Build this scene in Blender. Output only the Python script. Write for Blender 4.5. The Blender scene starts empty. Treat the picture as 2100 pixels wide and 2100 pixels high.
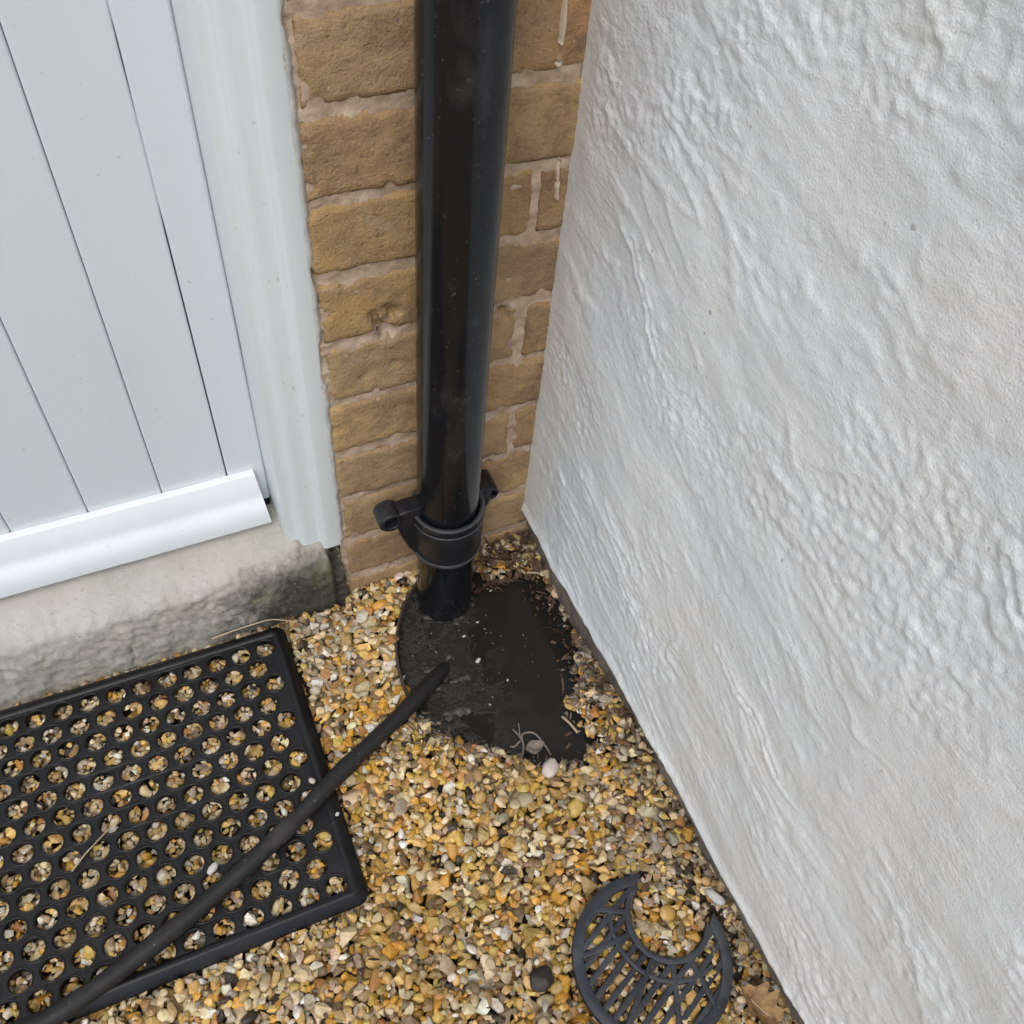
import bpy, bmesh, math, random
import numpy as np
from mathutils import Vector, Matrix, Euler
from mathutils.geometry import tessellate_polygon

SC = bpy.context.scene
COL = SC.collection
rng = np.random.default_rng(7)
random.seed(7)
R = math.radians

# ------------------------------------------------------------------ camera, sky, sun, exposure
cam = bpy.data.cameras.new('camera')
cam.sensor_width = 36.0
cam.lens = 36.0 * 1937.29 / 2100.0
cam.clip_start = 0.01
cam.clip_end = 1000.0
cam_ob = bpy.data.objects.new('camera', cam)
COL.objects.link(cam_ob)
cam_ob.location = (-0.3735, -0.6408, 0.9982)
cam_ob.rotation_euler = (R(37.793), R(-4.335), R(-23.708))
SC.camera = cam_ob

SUN_EL, SUN_AZ = R(58), R(215)          # azimuth clockwise from +Y (north): behind the camera, to the left
world = bpy.data.worlds.new('World')
SC.world = world
world.use_nodes = True
wn = world.node_tree
wn.nodes.clear()
sky = wn.nodes.new('ShaderNodeTexSky')
sky.sky_type = 'NISHITA'
sky.sun_disc = False
sky.sun_elevation = SUN_EL
sky.sun_rotation = SUN_AZ
sky.air_density = 1.0
sky.dust_density = 2.6
sky.ozone_density = 1.0
bg = wn.nodes.new('ShaderNodeBackground')
bg.inputs['Strength'].default_value = 0.15
wo = wn.nodes.new('ShaderNodeOutputWorld')
wn.links.new(sky.outputs[0], bg.inputs[0])
wn.links.new(bg.outputs[0], wo.inputs[0])

sun = bpy.data.lights.new('sun', 'SUN')
sun.energy = 1.0
sun.angle = R(40)
sun.color = (1.0, 0.985, 0.96)
sun_ob = bpy.data.objects.new('sun', sun)
COL.objects.link(sun_ob)
sd = Vector((math.sin(SUN_AZ) * math.cos(SUN_EL), math.cos(SUN_AZ) * math.cos(SUN_EL), math.sin(SUN_EL)))
sun_ob.rotation_euler = (-sd).to_track_quat('-Z', 'Y').to_euler()
sun_ob.location = sd * 5

SC.view_settings.view_transform = 'Standard'
SC.view_settings.look = 'None'
SC.view_settings.gamma = 1.0
SC.view_settings.exposure = 0.32
SC.view_settings.use_curve_mapping = False
SC.cycles.use_denoising = True
SC.cycles.use_adaptive_sampling = True
SC.cycles.adaptive_threshold = 0.02
SC.cycles.max_bounces = 6
SC.cycles.diffuse_bounces = 4
SC.cycles.glossy_bounces = 3
SC.cycles.caustics_reflective = False
SC.cycles.caustics_refractive = False

# ------------------------------------------------------------------ helpers
def tag(o, label=None, cat=None, group=None, kind=None):
    if label: o['label'] = label
    if cat: o['category'] = cat
    if group: o['group'] = group
    if kind: o['kind'] = kind
    return o

def link(name, me, m=None, parent=None, smooth=None):
    o = bpy.data.objects.new(name, me)
    COL.objects.link(o)
    if m is not None and me is not None and not me.materials: me.materials.append(m)
    if parent is not None: o.parent = parent
    if smooth is not None and me is not None:
        me.polygons.foreach_set('use_smooth', [smooth] * len(me.polygons))
    return o

def empty(name, loc=(0, 0, 0)):
    o = bpy.data.objects.new(name, None)
    COL.objects.link(o)
    o.location = loc
    o.empty_display_size = 0.05
    return o

def part(name, me, m, parent, smooth=None):
    """mesh given in world coordinates, parented to an empty that carries only a location"""
    o = link(name, me, m, parent, smooth)
    o.matrix_parent_inverse = Matrix.Translation(-Vector(parent.location)) if parent.type == 'EMPTY' else Matrix.Identity(4)
    return o

def np_mesh(name, V, F):
    """V (n,3) array, F (m,k) array of equal sized faces"""
    V = np.asarray(V, np.float32); F = np.asarray(F, np.int32)
    me = bpy.data.meshes.new(name)
    k = F.shape[1]
    me.vertices.add(len(V)); me.vertices.foreach_set('co', V.ravel())
    me.loops.add(F.size); me.loops.foreach_set('vertex_index', F.ravel())
    me.polygons.add(len(F)); me.polygons.foreach_set('loop_start', np.arange(0, F.size, k, dtype=np.int32))
    me.update(calc_edges=True)
    return me

def py_mesh(name, V, F):
    me = bpy.data.meshes.new(name)
    me.from_pydata([tuple(v) for v in V], [], F)
    me.update()
    return me

def grid_faces(nu, nv, flip=False):
    i = np.arange(nu - 1)[:, None] * nv + np.arange(nv - 1)[None, :]
    f = np.stack([i, i + nv, i + nv + 1, i + 1], -1).reshape(-1, 4)
    return f[:, ::-1] if flip else f

def bm_mesh(name, bm):
    bmesh.ops.recalc_face_normals(bm, faces=bm.faces)
    me = bpy.data.meshes.new(name)
    bm.to_mesh(me); bm.free()
    return me

def box_bm(bm, lo, hi, bev=0.0, seg=2):
    g = bmesh.ops.create_cube(bm, size=1.0)
    vs = g['verts']
    for v in vs:
        for i in range(3): v.co[i] = lo[i] + (v.co[i] + .5) * (hi[i] - lo[i])
    if bev:
        es = list({e for v in vs for e in v.link_edges})
        bmesh.ops.bevel(bm, geom=es, offset=bev, segments=seg, affect='EDGES', profile=.5)

def box_mesh(name, lo, hi, bev=0.0, seg=2):
    bm = bmesh.new(); box_bm(bm, lo, hi, bev, seg)
    return bm_mesh(name, bm)

def lathe(name, prof, n=48, c=(0, 0), arc=None, closed=False):
    """prof: (r,z) list swept about the vertical axis through c"""
    prof = np.array(prof, float)
    full = arc is None
    a = np.linspace(0, 2 * math.pi, n, endpoint=False) if full else np.linspace(arc[0], arc[1], n)
    V = np.stack([c[0] + prof[None, :, 0] * np.cos(a)[:, None], c[1] + prof[None, :, 0] * np.sin(a)[:, None],
                  np.broadcast_to(prof[None, :, 1], (n, len(prof)))], -1).reshape(-1, 3)
    m = len(prof); F = []
    for i in range(n if full else n - 1):
        j = (i + 1) % n
        for k in range(m if closed else m - 1):
            l = (k + 1) % m
            F.append((i * m + k, j * m + k, j * m + l, i * m + l))
    if closed and not full:
        F.append(tuple(range(m))[::-1]); F.append(tuple((n - 1) * m + k for k in range(m)))
    return py_mesh(name, V, F)

def tube(name, pts, rad, n=16, caps=True, sub=8):
    """smooth tube along control points (Catmull-Rom)"""
    P = [Vector(p) for p in pts]
    Q = []
    for i in range(len(P) - 1):
        p0 = P[max(i - 1, 0)]; p1 = P[i]; p2 = P[i + 1]; p3 = P[min(i + 2, len(P) - 1)]
        for s in range(sub):
            t = s / sub
            Q.append(.5 * ((2 * p1) + (p2 - p0) * t + (2 * p0 - 5 * p1 + 4 * p2 - p3) * t * t + (3 * p1 - p0 - 3 * p2 + p3) * t ** 3))
    Q.append(P[-1])
    V = []; F = []
    up = Vector((0, 0, 1))
    for i, q in enumerate(Q):
        d = (Q[min(i + 1, len(Q) - 1)] - Q[max(i - 1, 0)]).normalized()
        a = d.cross(up)
        a = a.normalized() if a.length > 1e-4 else Vector((1, 0, 0))
        b = a.cross(d)
        r = rad(i / (len(Q) - 1)) if callable(rad) else rad
        for k in range(n):
            t = 2 * math.pi * k / n
            V.append(q + (a * math.cos(t) + b * math.sin(t)) * r)
    for i in range(len(Q) - 1):
        for k in range(n):
            l = (k + 1) % n
            F.append((i * n + k, i * n + l, (i + 1) * n + l, (i + 1) * n + k))
    if caps:
        F.append(tuple(range(n))[::-1]); F.append(tuple((len(Q) - 1) * n + k for k in range(n)))
    return py_mesh(name, V, F)

# numpy gradient noise
_perm = np.random.default_rng(3).permutation(4096).astype(np.int64)
_ga = np.random.default_rng(4).uniform(0, 2 * math.pi, 4096)
_gx, _gy = np.cos(_ga), np.sin(_ga)
def pn(x, y, seed=0):
    x = np.asarray(x, float) + seed * 17.31; y = np.asarray(y, float) + seed * 9.77
    x, y = np.broadcast_arrays(x, y)
    xi = np.floor(x).astype(np.int64); yi = np.floor(y).astype(np.int64)
    fx = x - xi; fy = y - yi
    u = fx ** 3 * (fx * (fx * 6 - 15) + 10); v = fy ** 3 * (fy * (fy * 6 - 15) + 10)
    def g(ix, iy, dx, dy):
        h = _perm[(_perm[ix & 4095] + iy) & 4095]
        return _gx[h] * dx + _gy[h] * dy
    a = g(xi, yi, fx, fy); b = g(xi + 1, yi, fx - 1, fy)
    c = g(xi, yi + 1, fx, fy - 1); d = g(xi + 1, yi + 1, fx - 1, fy - 1)
    return 1.5 * ((a + (b - a) * u) + ((c + (d - c) * u) - (a + (b - a) * u)) * v)
def fbm(x, y, seed=0, o=4, g=.5):
    s = 0; a = 1.0
    for i in range(o):
        s = s + a * pn(x * 2 ** i, y * 2 ** i, seed + i); a *= g
    return s
def sm(a, b, x):
    t = np.clip((np.asarray(x, float) - a) / (b - a), 0, 1)
    return t * t * (3 - 2 * t)

# ------------------------------------------------------------------ materials
class NT:
    def __init__(s, name):
        s.m = bpy.data.materials.new(name); s.m.use_nodes = True
        s.t = s.m.node_tree; s.t.nodes.clear()
        s.out = s.t.nodes.new('ShaderNodeOutputMaterial')
        s.p = s.t.nodes.new('ShaderNodeBsdfPrincipled')
        s.t.links.new(s.p.outputs[0], s.out.inputs[0])
        s.tc = s.t.nodes.new('ShaderNodeTexCoord')
        s.obj = s.tc.outputs['Object']
    def add(s, typ, ins=None, **at):
        n = s.t.nodes.new('ShaderNode' + typ)
        for k, v in at.items(): setattr(n, k, v)
        for k, v in (ins or {}).items(): s.set(n, k, v)
        return n
    def set(s, n, k, v):
        sock = n.inputs[k]
        if isinstance(v, bpy.types.NodeSocket): s.t.links.new(v, sock)
        else: sock.default_value = v if not (isinstance(v, tuple) and len(v) == 3 and sock.type == 'RGBA') else (*v, 1)
    def P(s, **kw):
        names = dict(col='Base Color', rough='Roughness', spec='Specular IOR Level', ior='IOR', nor='Normal', coat='Coat Weight', coatr='Coat Roughness', sub='Subsurface Weight')
        for k, v in kw.items(): s.set(s.p, names[k], v)
    def map(s, scale=(1, 1, 1), rot=(0, 0, 0), src=None):
        return s.add('Mapping', {'Vector': src or s.obj, 'Scale': scale, 'Rotation': rot}).outputs[0]
    def noise(s, sc, det=4, rough=.55, vec=None, dist=0.0):
        return s.add('TexNoise', {'Vector': vec or s.obj, 'Scale': sc, 'Detail': det, 'Roughness': rough, 'Distortion': dist}).outputs['Fac']
    def ramp(s, fac, stops):
        n = s.add('ValToRGB', {'Fac': fac})
        e = n.color_ramp.elements
        while len(e) < len(stops): e.new(.5)
        for i, (p, c) in enumerate(stops):
            e[i].position = p
            e[i].color = (c, c, c, 1) if not isinstance(c, tuple) else (*c, 1)
        return n.outputs[0]
    def mix(s, fac, a, b, mode='MIX'):
        n = s.add('Mix', data_type='RGBA', blend_type=mode)
        s.set(n, 0, fac)
        for k, v in ((6, a), (7, b)): s.set(n, k, v if isinstance(v, bpy.types.NodeSocket) else (*v, 1) if len(v) == 3 else v)
        return n.outputs[2]
    def math(s, op, a, b=0.0, c=0.0, clamp=False):
        n = s.add('Math', operation=op, use_clamp=clamp)
        s.set(n, 0, a); s.set(n, 1, b)
        if op in ('MULTIPLY_ADD',): s.set(n, 2, c)
        return n.outputs[0]
    def bump(s, h, strength=.3, dist=.001, nor=None):
        ins = {'Height': h, 'Strength': strength, 'Distance': dist}
        if nor is not None: ins['Normal'] = nor
        return s.add('Bump', ins).outputs[0]
    def xyz(s):
        n = s.add('SeparateXYZ', {'Vector': s.add('NewGeometry').outputs['Position']})
        return n.outputs

def m_paint(name, col, rough=.42, grime=.12, bump=.25, spec=.5):
    n = NT(name)
    d = n.noise(9, 5, .6, n.map((1, 1, .35)))
    dirt = n.ramp(d, [(.45, 0.0), (.8, 1.0)])
    speck = n.ramp(n.noise(170, 2, .5), [(.70, 0.0), (.76, 1.0)])
    c = n.mix(n.math('MULTIPLY', dirt, grime), col, tuple(x * .72 for x in col))
    c = n.mix(n.math('MULTIPLY', speck, .35), c, (.22, .21, .19))
    b = n.bump(n.noise(60, 3, .5, n.map((1, 1, .12))), bump, .0006)
    b = n.bump(n.noise(420, 2, .5), bump * .5, .0003, b)
    n.P(col=c, rough=rough, nor=b, spec=spec)
    return n.m

def m_black(name, col=(.012, .0125, .014), rough=.3, dust=.25, bump=.12, dustc=(.09, .09, .088), stretch=(1, 1, .5)):
    n = NT(name)
    a = n.noise(22, 5, .62, n.map(stretch))
    dm = n.ramp(a, [(.52, 0.0), (.74, 1.0)])
    sp = n.ramp(n.noise(260, 2, .5), [(.69, 0.0), (.74, 1.0)])
    c = n.mix(n.math('MULTIPLY', dm, dust), col, dustc)
    c = n.mix(n.math('MULTIPLY', sp, min(dust * 1.2, .6)), c, (.16, .155, .145))
    r = n.math('MULTIPLY_ADD', dm, .25, rough)
    b = n.bump(n.noise(240, 3, .55), bump, .0004)
    n.P(col=c, rough=r, nor=b, spec=.36)
    return n.m

def m_brick():
    n = NT('brick')
    rnd = n.add('ObjectInfo').outputs['Random']
    base = n.ramp(rnd, [(.0, (.44, .275, .115)), (.25, (.46, .305, .145)), (.45, (.36, .225, .115)), (.65, (.46, .325, .175)), (.82, (.49, .285, .135)), (1., (.39, .275, .16))])
    v = n.add('VectorMath', {0: n.obj}, operation='ADD')
    n.t.links.new(n.add('CombineXYZ', {0: n.math('MULTIPLY', rnd, 13.0), 2: n.math('MULTIPLY', rnd, 7.0)}).outputs[0], v.inputs[1])
    vec = v.outputs[0]
    big = n.noise(16, 5, .65, vec)
    c = n.mix(n.ramp(big, [(.38, 0.0), (.68, 1.0)]), base, (.25, .165, .095))
    sand = n.noise(330, 4, .7, vec)
    c = n.mix(n.math('MULTIPLY', n.ramp(sand, [(.42, 0.0), (.7, 1.0)]), .55), c, (.48, .345, .17))
    pit = n.ramp(n.noise(190, 3, .6, vec), [(.62, 0.0), (.72, 1.0)])
    c = n.mix(n.math('MULTIPLY', pit, .5), c, (.13, .08, .045))
    smear = n.ramp(n.noise(24, 6, .7, n.map((1, 1, 1.6), src=vec), .8), [(.55, 0.0), (.68, 1.0)])
    c = n.mix(n.math('MULTIPLY', smear, .38), c, (.47, .37, .28))
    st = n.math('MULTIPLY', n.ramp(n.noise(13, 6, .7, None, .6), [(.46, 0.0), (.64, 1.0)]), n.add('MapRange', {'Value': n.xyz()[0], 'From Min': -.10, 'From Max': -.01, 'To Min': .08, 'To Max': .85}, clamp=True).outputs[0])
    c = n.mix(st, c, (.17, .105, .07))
    wav = n.noise(70, 4, .6, n.map((1.0, 1, 2.2), (0, R(25), 0), vec), 1.2)
    b = n.bump(wav, .45, .0020)
    b = n.bump(sand, 1.0, .0016, b)
    b = n.bump(n.ramp(n.noise(190, 3, .6, vec), [(.55, 1.0), (.72, 0.0)]), .5, .0012, b)
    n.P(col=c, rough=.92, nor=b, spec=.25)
    return n.m

def m_mortar():
    n = NT('mortar')
    a = n.noise(40, 5, .65)
    c = n.ramp(a, [(.3, (.29, .20, .135)), (.48, (.46, .345, .245)), (.7, (.57, .46, .355))])
    spk = n.ramp(n.noise(300, 3, .6), [(.6, 0.0), (.72, 1.0)])
    c = n.mix(n.math('MULTIPLY', spk, .4), c, (.16, .12, .09))
    b = n.bump(n.noise(90, 5, .7), .8, .002)
    n.P(col=c, rough=.95, nor=b, spec=.2)
    return n.m

def m_brickwork():
    n = NT('distant_brickwork')
    br = n.add('TexBrick', {'Vector': n.map((1, 1, 1), (R(90), 0, 0)), 'Color1': (.36, .23, .11, 1), 'Color2': (.3, .19, .09, 1), 'Mortar': (.44, .34, .25, 1),
                            'Scale': 1.0, 'Mortar Size': .005, 'Brick Width': .225, 'Row Height': .075})
    b = n.bump(br.outputs['Fac'], -.6, .004)
    b = n.bump(n.noise(200, 4, .6), .4, .001, b)
    n.P(col=n.mix(.4, br.outputs['Color'], n.ramp(n.noise(60, 4), [(.3, (.24, .15, .07)), (.7, (.42, .3, .16))])), rough=.92, nor=b, spec=.2)
    return n.m

def m_render():
    n = NT('white_masonry_paint')
    a = n.noise(6, 5, .6)
    c = n.mix(n.ramp(a, [(.35, 0.0), (.7, 1.0)]), (.785, .835, .835), (.80, .81, .785))
    st = n.noise(5, 6, .7, n.map((1, .8, 3.2)), .6)
    c = n.mix(n.math('MULTIPLY', n.ramp(st, [(.5, 0.0), (.75, 1.0)]), .30), c, (.66, .64, .57))
    sp = n.ramp(n.noise(120, 2, .5), [(.745, 0.0), (.78, 1.0)])
    c = n.mix(n.math('MULTIPLY', sp, .55), c, (.26, .24, .21))
    b = n.bump(n.noise(150, 5, .65, n.map((1, .8, 1.2))), .45, .0016)
    vv = n.add('TexVoronoi', {'Vector': n.map((1, .8, 1.3)), 'Scale': 210.0, 'Randomness': 1.0}, feature='F1').outputs['Distance']
    pm = n.ramp(n.noise(9, 4, .6), [(.42, 0.0), (.6, 1.0)])
    b = n.bump(n.math('MULTIPLY', vv, pm), .30, .0015, b)
    b = n.bump(n.noise(620, 3, .65), .7, .0009, b)
    n.P(col=c, rough=.62, nor=b, spec=.35)
    return n.m

def m_plinth():
    n = NT('plinth_masonry')
    c = n.ramp(n.noise(30, 5, .7), [(.3, (.07, .06, .05)), (.6, (.2, .17, .13)), (.75, (.3, .27, .22))])
    n.P(col=c, rough=.95, nor=n.bump(n.noise(80, 5, .7), .8, .004))
    return n.m

def m_concrete():
    n = NT('weathered_concrete')
    x, y, z = n.xyz()
    base = n.ramp(n.noise(14, 6, .65), [(.3, (.37, .355, .31)), (.52, (.47, .46, .41)), (.72, (.55, .545, .50))])
    warm = n.ramp(n.noise(7, 4, .6), [(.5, 0.0), (.75, 1.0)])
    base = n.mix(n.math('MULTIPLY', warm, .35), base, (.42, .375, .31))
    # grey-green weathering of the rough lower coat
    e = n.math('MULTIPLY_ADD', n.noise(22, 8, .75, None, .3), .085, z)
    e = n.math('MULTIPLY_ADD', x, -.17, n.math('ADD', e, -.0815))
    low = n.ramp(e, [(.109, 1.0), (.126, 0.0)])
    grey = n.ramp(n.noise(48, 8, .78), [(.3, (.30, .285, .235)), (.55, (.47, .45, .385)), (.75, (.57, .55, .475))])
    c = n.mix(n.math('MULTIPLY', low, .85), base, grey)
    # black mould towards the brick end
    mm = n.math('MULTIPLY_ADD', n.noise(30, 6, .75, None, .8), .33, x)
    mo = n.math('MULTIPLY', n.add('MapRange', {'Value': mm, 'From Min': -.25, 'From Max': -.15}, clamp=True).outputs[0], n.ramp(e, [(.080, 1.0), (.120, 0.0)]))
    c = n.mix(n.math('MULTIPLY', mo, .92), c, (.03, .028, .022))
    alg = n.ramp(n.noise(22, 5, .7, n.map((1, 1.3, 1))), [(.55, 0.0), (.7, 1.0)])
    c = n.mix(n.math('MULTIPLY', n.math('MULTIPLY', alg, low), .5), c, (.19, .2, .1))
    sp = n.ramp(n.noise(150, 4, .7), [(.60, 0.0), (.70, 1.0)])
    c = n.mix(n.math('MULTIPLY', sp, .5), c, (.16, .15, .13))
    wsp = n.ramp(n.noise(210, 3, .6), [(.64, 0.0), (.70, 1.0)])
    c = n.mix(n.math('MULTIPLY', wsp, .35), c, (.6, .58, .52))
    b = n.bump(n.noise(110, 6, .75), .7, .0024)
    b = n.bump(n.noise(380, 3, .65), .6, .0008, b)
    n.P(col=c, rough=.9, nor=b, spec=.25)
    return n.m

def m_pebble():
    n = NT('gravel_stone')
    at = n.add('Attribute', attribute_name='stone').outputs['Color']
    v = n.noise(190, 5, .75)
    c = n.mix(n.ramp(v, [(.40, 0.0), (.70, .8)]), at, n.mix(1.0, at, (.60, .47, .32), 'MULTIPLY'))
    vein = n.ramp(n.noise(260, 3, .6), [(.62, 0.0), (.72, .5)])
    c = n.mix(vein, c, (.5, .42, .3))
    b = n.bump(n.noise(380, 4, .7), .8, .0012)
    n.P(col=c, rough=.28, nor=b, spec=.5)
    return n.m

def m_ground():
    n = NT('damp_soil_and_grit')
    vo = n.add('TexVoronoi', {'Vector': n.obj, 'Scale': 95.0, 'Randomness': 1.0})
    c = n.ramp(n.add('SeparateColor', {'Color': vo.outputs['Color']}).outputs[0], [(0, (.10, .065, .03)), (.4, (.22, .15, .07)), (.75, (.36, .27, .15)), (1, (.46, .39, .28))])
    x, y, z = n.xyz()
    far = n.math('MAXIMUM', n.math('ABSOLUTE', n.math('ADD', x, .5)), n.math('ABSOLUTE', n.math('ADD', y, .4)))
    nearm = n.ramp(far, [(.55, 1.0), (.75, 0.0)])
    c = n.mix(nearm, c, (.06, .042, .024))
    b = n.bump(vo.outputs['Distance'], -.8, .006)
    n.P(col=c, rough=.75, nor=b)
    return n.m

def m_water():
    n = NT('black_drain_water')
    scum = n.noise(20, 7, .72, None, .25)
    web = n.ramp(scum, [(.47, 0.0), (.53, 1.0), (.57, .3), (.68, .85)])
    x, y, z = n.xyz()
    near = n.add('MapRange', {'Value': n.math('MULTIPLY_ADD', n.noise(9, 4), .12, x), 'From Min': -.11, 'From Max': .0, 'To Min': 1.0, 'To Max': 0.0}, clamp=True).outputs[0]
    c = n.mix(n.math('MULTIPLY', n.math('MULTIPLY', web, near), .34), (.0155, .0142, .0122), (.085, .08, .07))
    n.P(col=c, rough=n.math('MULTIPLY_ADD', n.math('MULTIPLY', web, near), .35, .10), ior=1.33, nor=n.bump(n.math('MULTIPLY', n.math('MULTIPLY', web, near), n.noise(90, 4, .7)), .5, .003))
    return n.m

def m_plain(name, col, rough=.7, var=.25, sc=60, bump=.3, spec=.4):
    n = NT(name)
    v = n.noise(sc, 4, .6)
    c = n.mix(n.ramp(v, [(.3, 0.0), (.7, 1.0)]), col, tuple(q * (1 - var) for q in col))
    n.P(col=c, rough=rough, nor=n.bump(n.noise(sc * 4, 3, .6), bump, .0006), spec=spec)
    return n.m

M = dict(
    board=m_paint('blue_white_door_paint', (.66, .715, .735), .40, .18, .12),
    frame=m_paint('cream_white_gloss_paint', (.67, .715, .71), .40, .25, .30),
    bar=m_paint('bright_white_plastic', (.77, .81, .83), .33, .30, .06),
    seal=m_plain('old_sealant', (.60, .60, .57), .7, .35, 50),
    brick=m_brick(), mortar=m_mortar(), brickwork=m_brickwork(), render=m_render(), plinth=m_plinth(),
    concrete=m_concrete(), pebble=m_pebble(), ground=m_ground(), water=m_water(),
    pipe=m_black('black_pipe_plastic', (.0065, .0074, .0092), .17, .30, .06),
    clip=m_black('black_clip_plastic', (.012, .0125, .0145), .33, .35, .15),
    worn=m_black('grey_clip_edge_highlight', (.045, .047, .05), .4, .5, .2, (.13, .13, .125)),  # lighter grey that paints the highlight along the collar edges
    rubber=m_black('black_rubber', (.0048, .0052, .0062), .45, .12, .3),
    hose=m_black('weathered_black_hose', (.015, .0147, .0145), .58, .5, .5, (.075, .072, .066), (1, 1, 1)),
    grate=m_black('dark_grey_grate_plastic', (.028, .032, .039), .40, .6, .4, (.10, .105, .108), (1, 1, 1)),
    gully=m_plain('brown_stained_plastic', (.075, .055, .042), .6, .4, 90),
    hole=m_plain('screw_recess_and_gap_shade', (.006, .006, .006), .7),  # near-black; also paints the shade in the gap under the door
    silt=m_plain('dark_wet_silt', (.042, .039, .033), .42, .55, 70, .6),
    leaf=m_plain('dry_leaf', (.44, .27, .12), .75, .6, 150, .6),
    litter=m_plain('brown_litter', (.15, .09, .055), .85, .75, 130),
    straw=m_plain('dry_straw', (.50, .40, .27), .8, .3, 90),
    white=m_plain('white_chip', (.56, .55, .51), .55, .15, 90),
    drip=m_plain('cream_paint_drip', (.66, .54, .40), .6, .2, 90),
    black_stone=m_plain('black_stone', (.03, .024, .02), .55, .4, 60),
    pale_stone=m_plain('pale_pink_stone', (.58, .51, .45), .6, .3, 70),
    scrap=m_plain('grey_plant_scrap', (.24, .20, .165), .8, .4, 120),
)

# ------------------------------------------------------------------ layout data (metres; brick face y=0, render face x=0, gravel about z=0)
WATER_Z = -0.012
POOL = np.array([(-.215, -.165), (-.211, -.14), (-.206, -.115), (-.199, -.085), (-.187, -.058), (-.170, -.036), (-.148, -.014), (-.13, .0), (-.08, -.004),
                 (-.062, -.036), (-.04, -.044), (-.02, -.040), (.004, -.062), (.012, -.10), (.012, -.15), (.010, -.182), (-.012, -.196), (-.008, -.218), (-.034, -.238), (-.032, -.258), (-.030, -.300),
                 (-.062, -.313), (-.100, -.306), (-.128, -.282), (-.152, -.262), (-.172, -.248), (-.196, -.228), (-.208, -.205), (-.218, -.188)])
RIM_C, RIM_R = (-.0465, -.1514), .1662
MAT_X, MAT_Y, MAT_A = -.3200, -.0234, -.0132
MAT_W, MAT_H = .60, .3410
GR_C, GR_R = Vector((-.0885, -.5229)), .0799
BITE_C, BITE_R = Vector((-.0555, -.4950)), .0385
HOSE = [(-.138, -.116, -.060), (-.1635, -.1435, -.0120), (-.2285, -.1875, .0105), (-.3130, -.2330, .0225), (-.3790, -.2690, .0238), (-.4655, -.3078, .0232), (-.5470, -.3370, .0232), (-.6190, -.3570, .0235), (-.74, -.378, .0225), (-.95, -.40, .012), (-1.3, -.46, .012)]

def poly_sd(P, X, Y):
    """signed distance to polygon P, negative inside"""
    d = np.full(X.shape, 9.0); ins = np.zeros(X.shape, bool)
    n = len(P)
    for i in range(n):
        a = P[i]; b = P[(i + 1) % n]
        ex, ey = b - a
        t = np.clip(((X - a[0]) * ex + (Y - a[1]) * ey) / (ex * ex + ey * ey + 1e-12), 0, 1)
        d = np.minimum(d, np.hypot(X - a[0] - t * ex, Y - a[1] - t * ey))
        c = ((a[1] > Y) != (b[1] > Y)) & (X < (b[0] - a[0]) * (Y - a[1]) / (b[1] - a[1] + 1e-12) + a[0])
        ins ^= c
    return np.where(ins, -d, d)

def floor_z(X, Y):
    """height of the soil under the stones"""
    s = poly_sd(POOL, X, Y)
    z = -.0135 + .003 * pn(X * 9, Y * 9, 2)
    z = z + .012 * sm(-.06, .0, X) * sm(-.13, -.30, Y)            # banked up against the rendered wall
    z = z - .008 * sm(-.05, -.015, Y) * sm(-.12, -.19, X)
    ca, sa = math.cos(MAT_A), math.sin(MAT_A)
    u = (X - MAT_X) * ca + (Y - MAT_Y) * sa; v = -(X - MAT_X) * sa + (Y - MAT_Y) * ca
    under = sm(.012, -.004, u) * sm(.008, -.004, v) * sm(-MAT_H - .012, -MAT_H + .004, v)
    z = z + .004 * under
    z = z - .006 * sm(.03, .0, s)
    z = np.where(s < 0, z - np.minimum(-s * 3.0, .05), z)
    return z

# ------------------------------------------------------------------ ground sheet
xs = np.concatenate([[-300, -80, -20, -6, -2.5, -1.7], np.arange(-1.3, .1001, .01), [.5, 2, 8, 30, 300]])
ys = np.concatenate([[-300, -80, -20, -6, -2.5, -1.5], np.arange(-1.1, .1001, .01), [.5, 2, 8, 30, 300]])
X, Y = np.meshgrid(xs, ys, indexing='ij')
Z = floor_z(X, Y) - .004
far = np.maximum(sm(-1.1, -1.3, X), sm(-.95, -1.1, Y))
Z = Z * (1 - far) + (-.001) * far
g = link('ground', np_mesh('ground', np.stack([X, Y, Z], -1).reshape(-1, 3), grid_faces(len(xs), len(ys))), M['ground'], smooth=True)
tag(g, 'damp brown soil and grit under the loose gravel', 'ground', kind='structure')

# ------------------------------------------------------------------ water
def offset_poly(P, d):
    c = P.mean(0); out = []
    n = len(P)
    for i in range(n):
        t = P[(i + 1) % n] - P[i - 1]; t = t / np.hypot(*t)
        out.append(P[i] + d * np.array([t[1], -t[0]]))
    return np.array(out)
area = .5 * sum(POOL[i][0] * POOL[(i + 1) % len(POOL)][1] - POOL[(i + 1) % len(POOL)][0] * POOL[i][1] for i in range(len(POOL)))
WP = offset_poly(POOL, .022 * (1 if area > 0 else -1))
bm = bmesh.new()
vv = [bm.verts.new((min(p[0], .0105), min(p[1], .004), WATER_Z)) for p in WP]
bmesh.ops.triangle_fill(bm, edges=[bm.edges.new((vv[i], vv[(i + 1) % len(vv)])) for i in range(len(vv))], use_beauty=True)
w = link('water', bm_mesh('water', bm), M['water'])
for p in w.data.polygons:
    if p.normal.z < 0: w.data.flip_normals(); break
tag(w, 'still black water standing in the blocked drain around the pipe', 'water', kind='structure')

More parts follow.
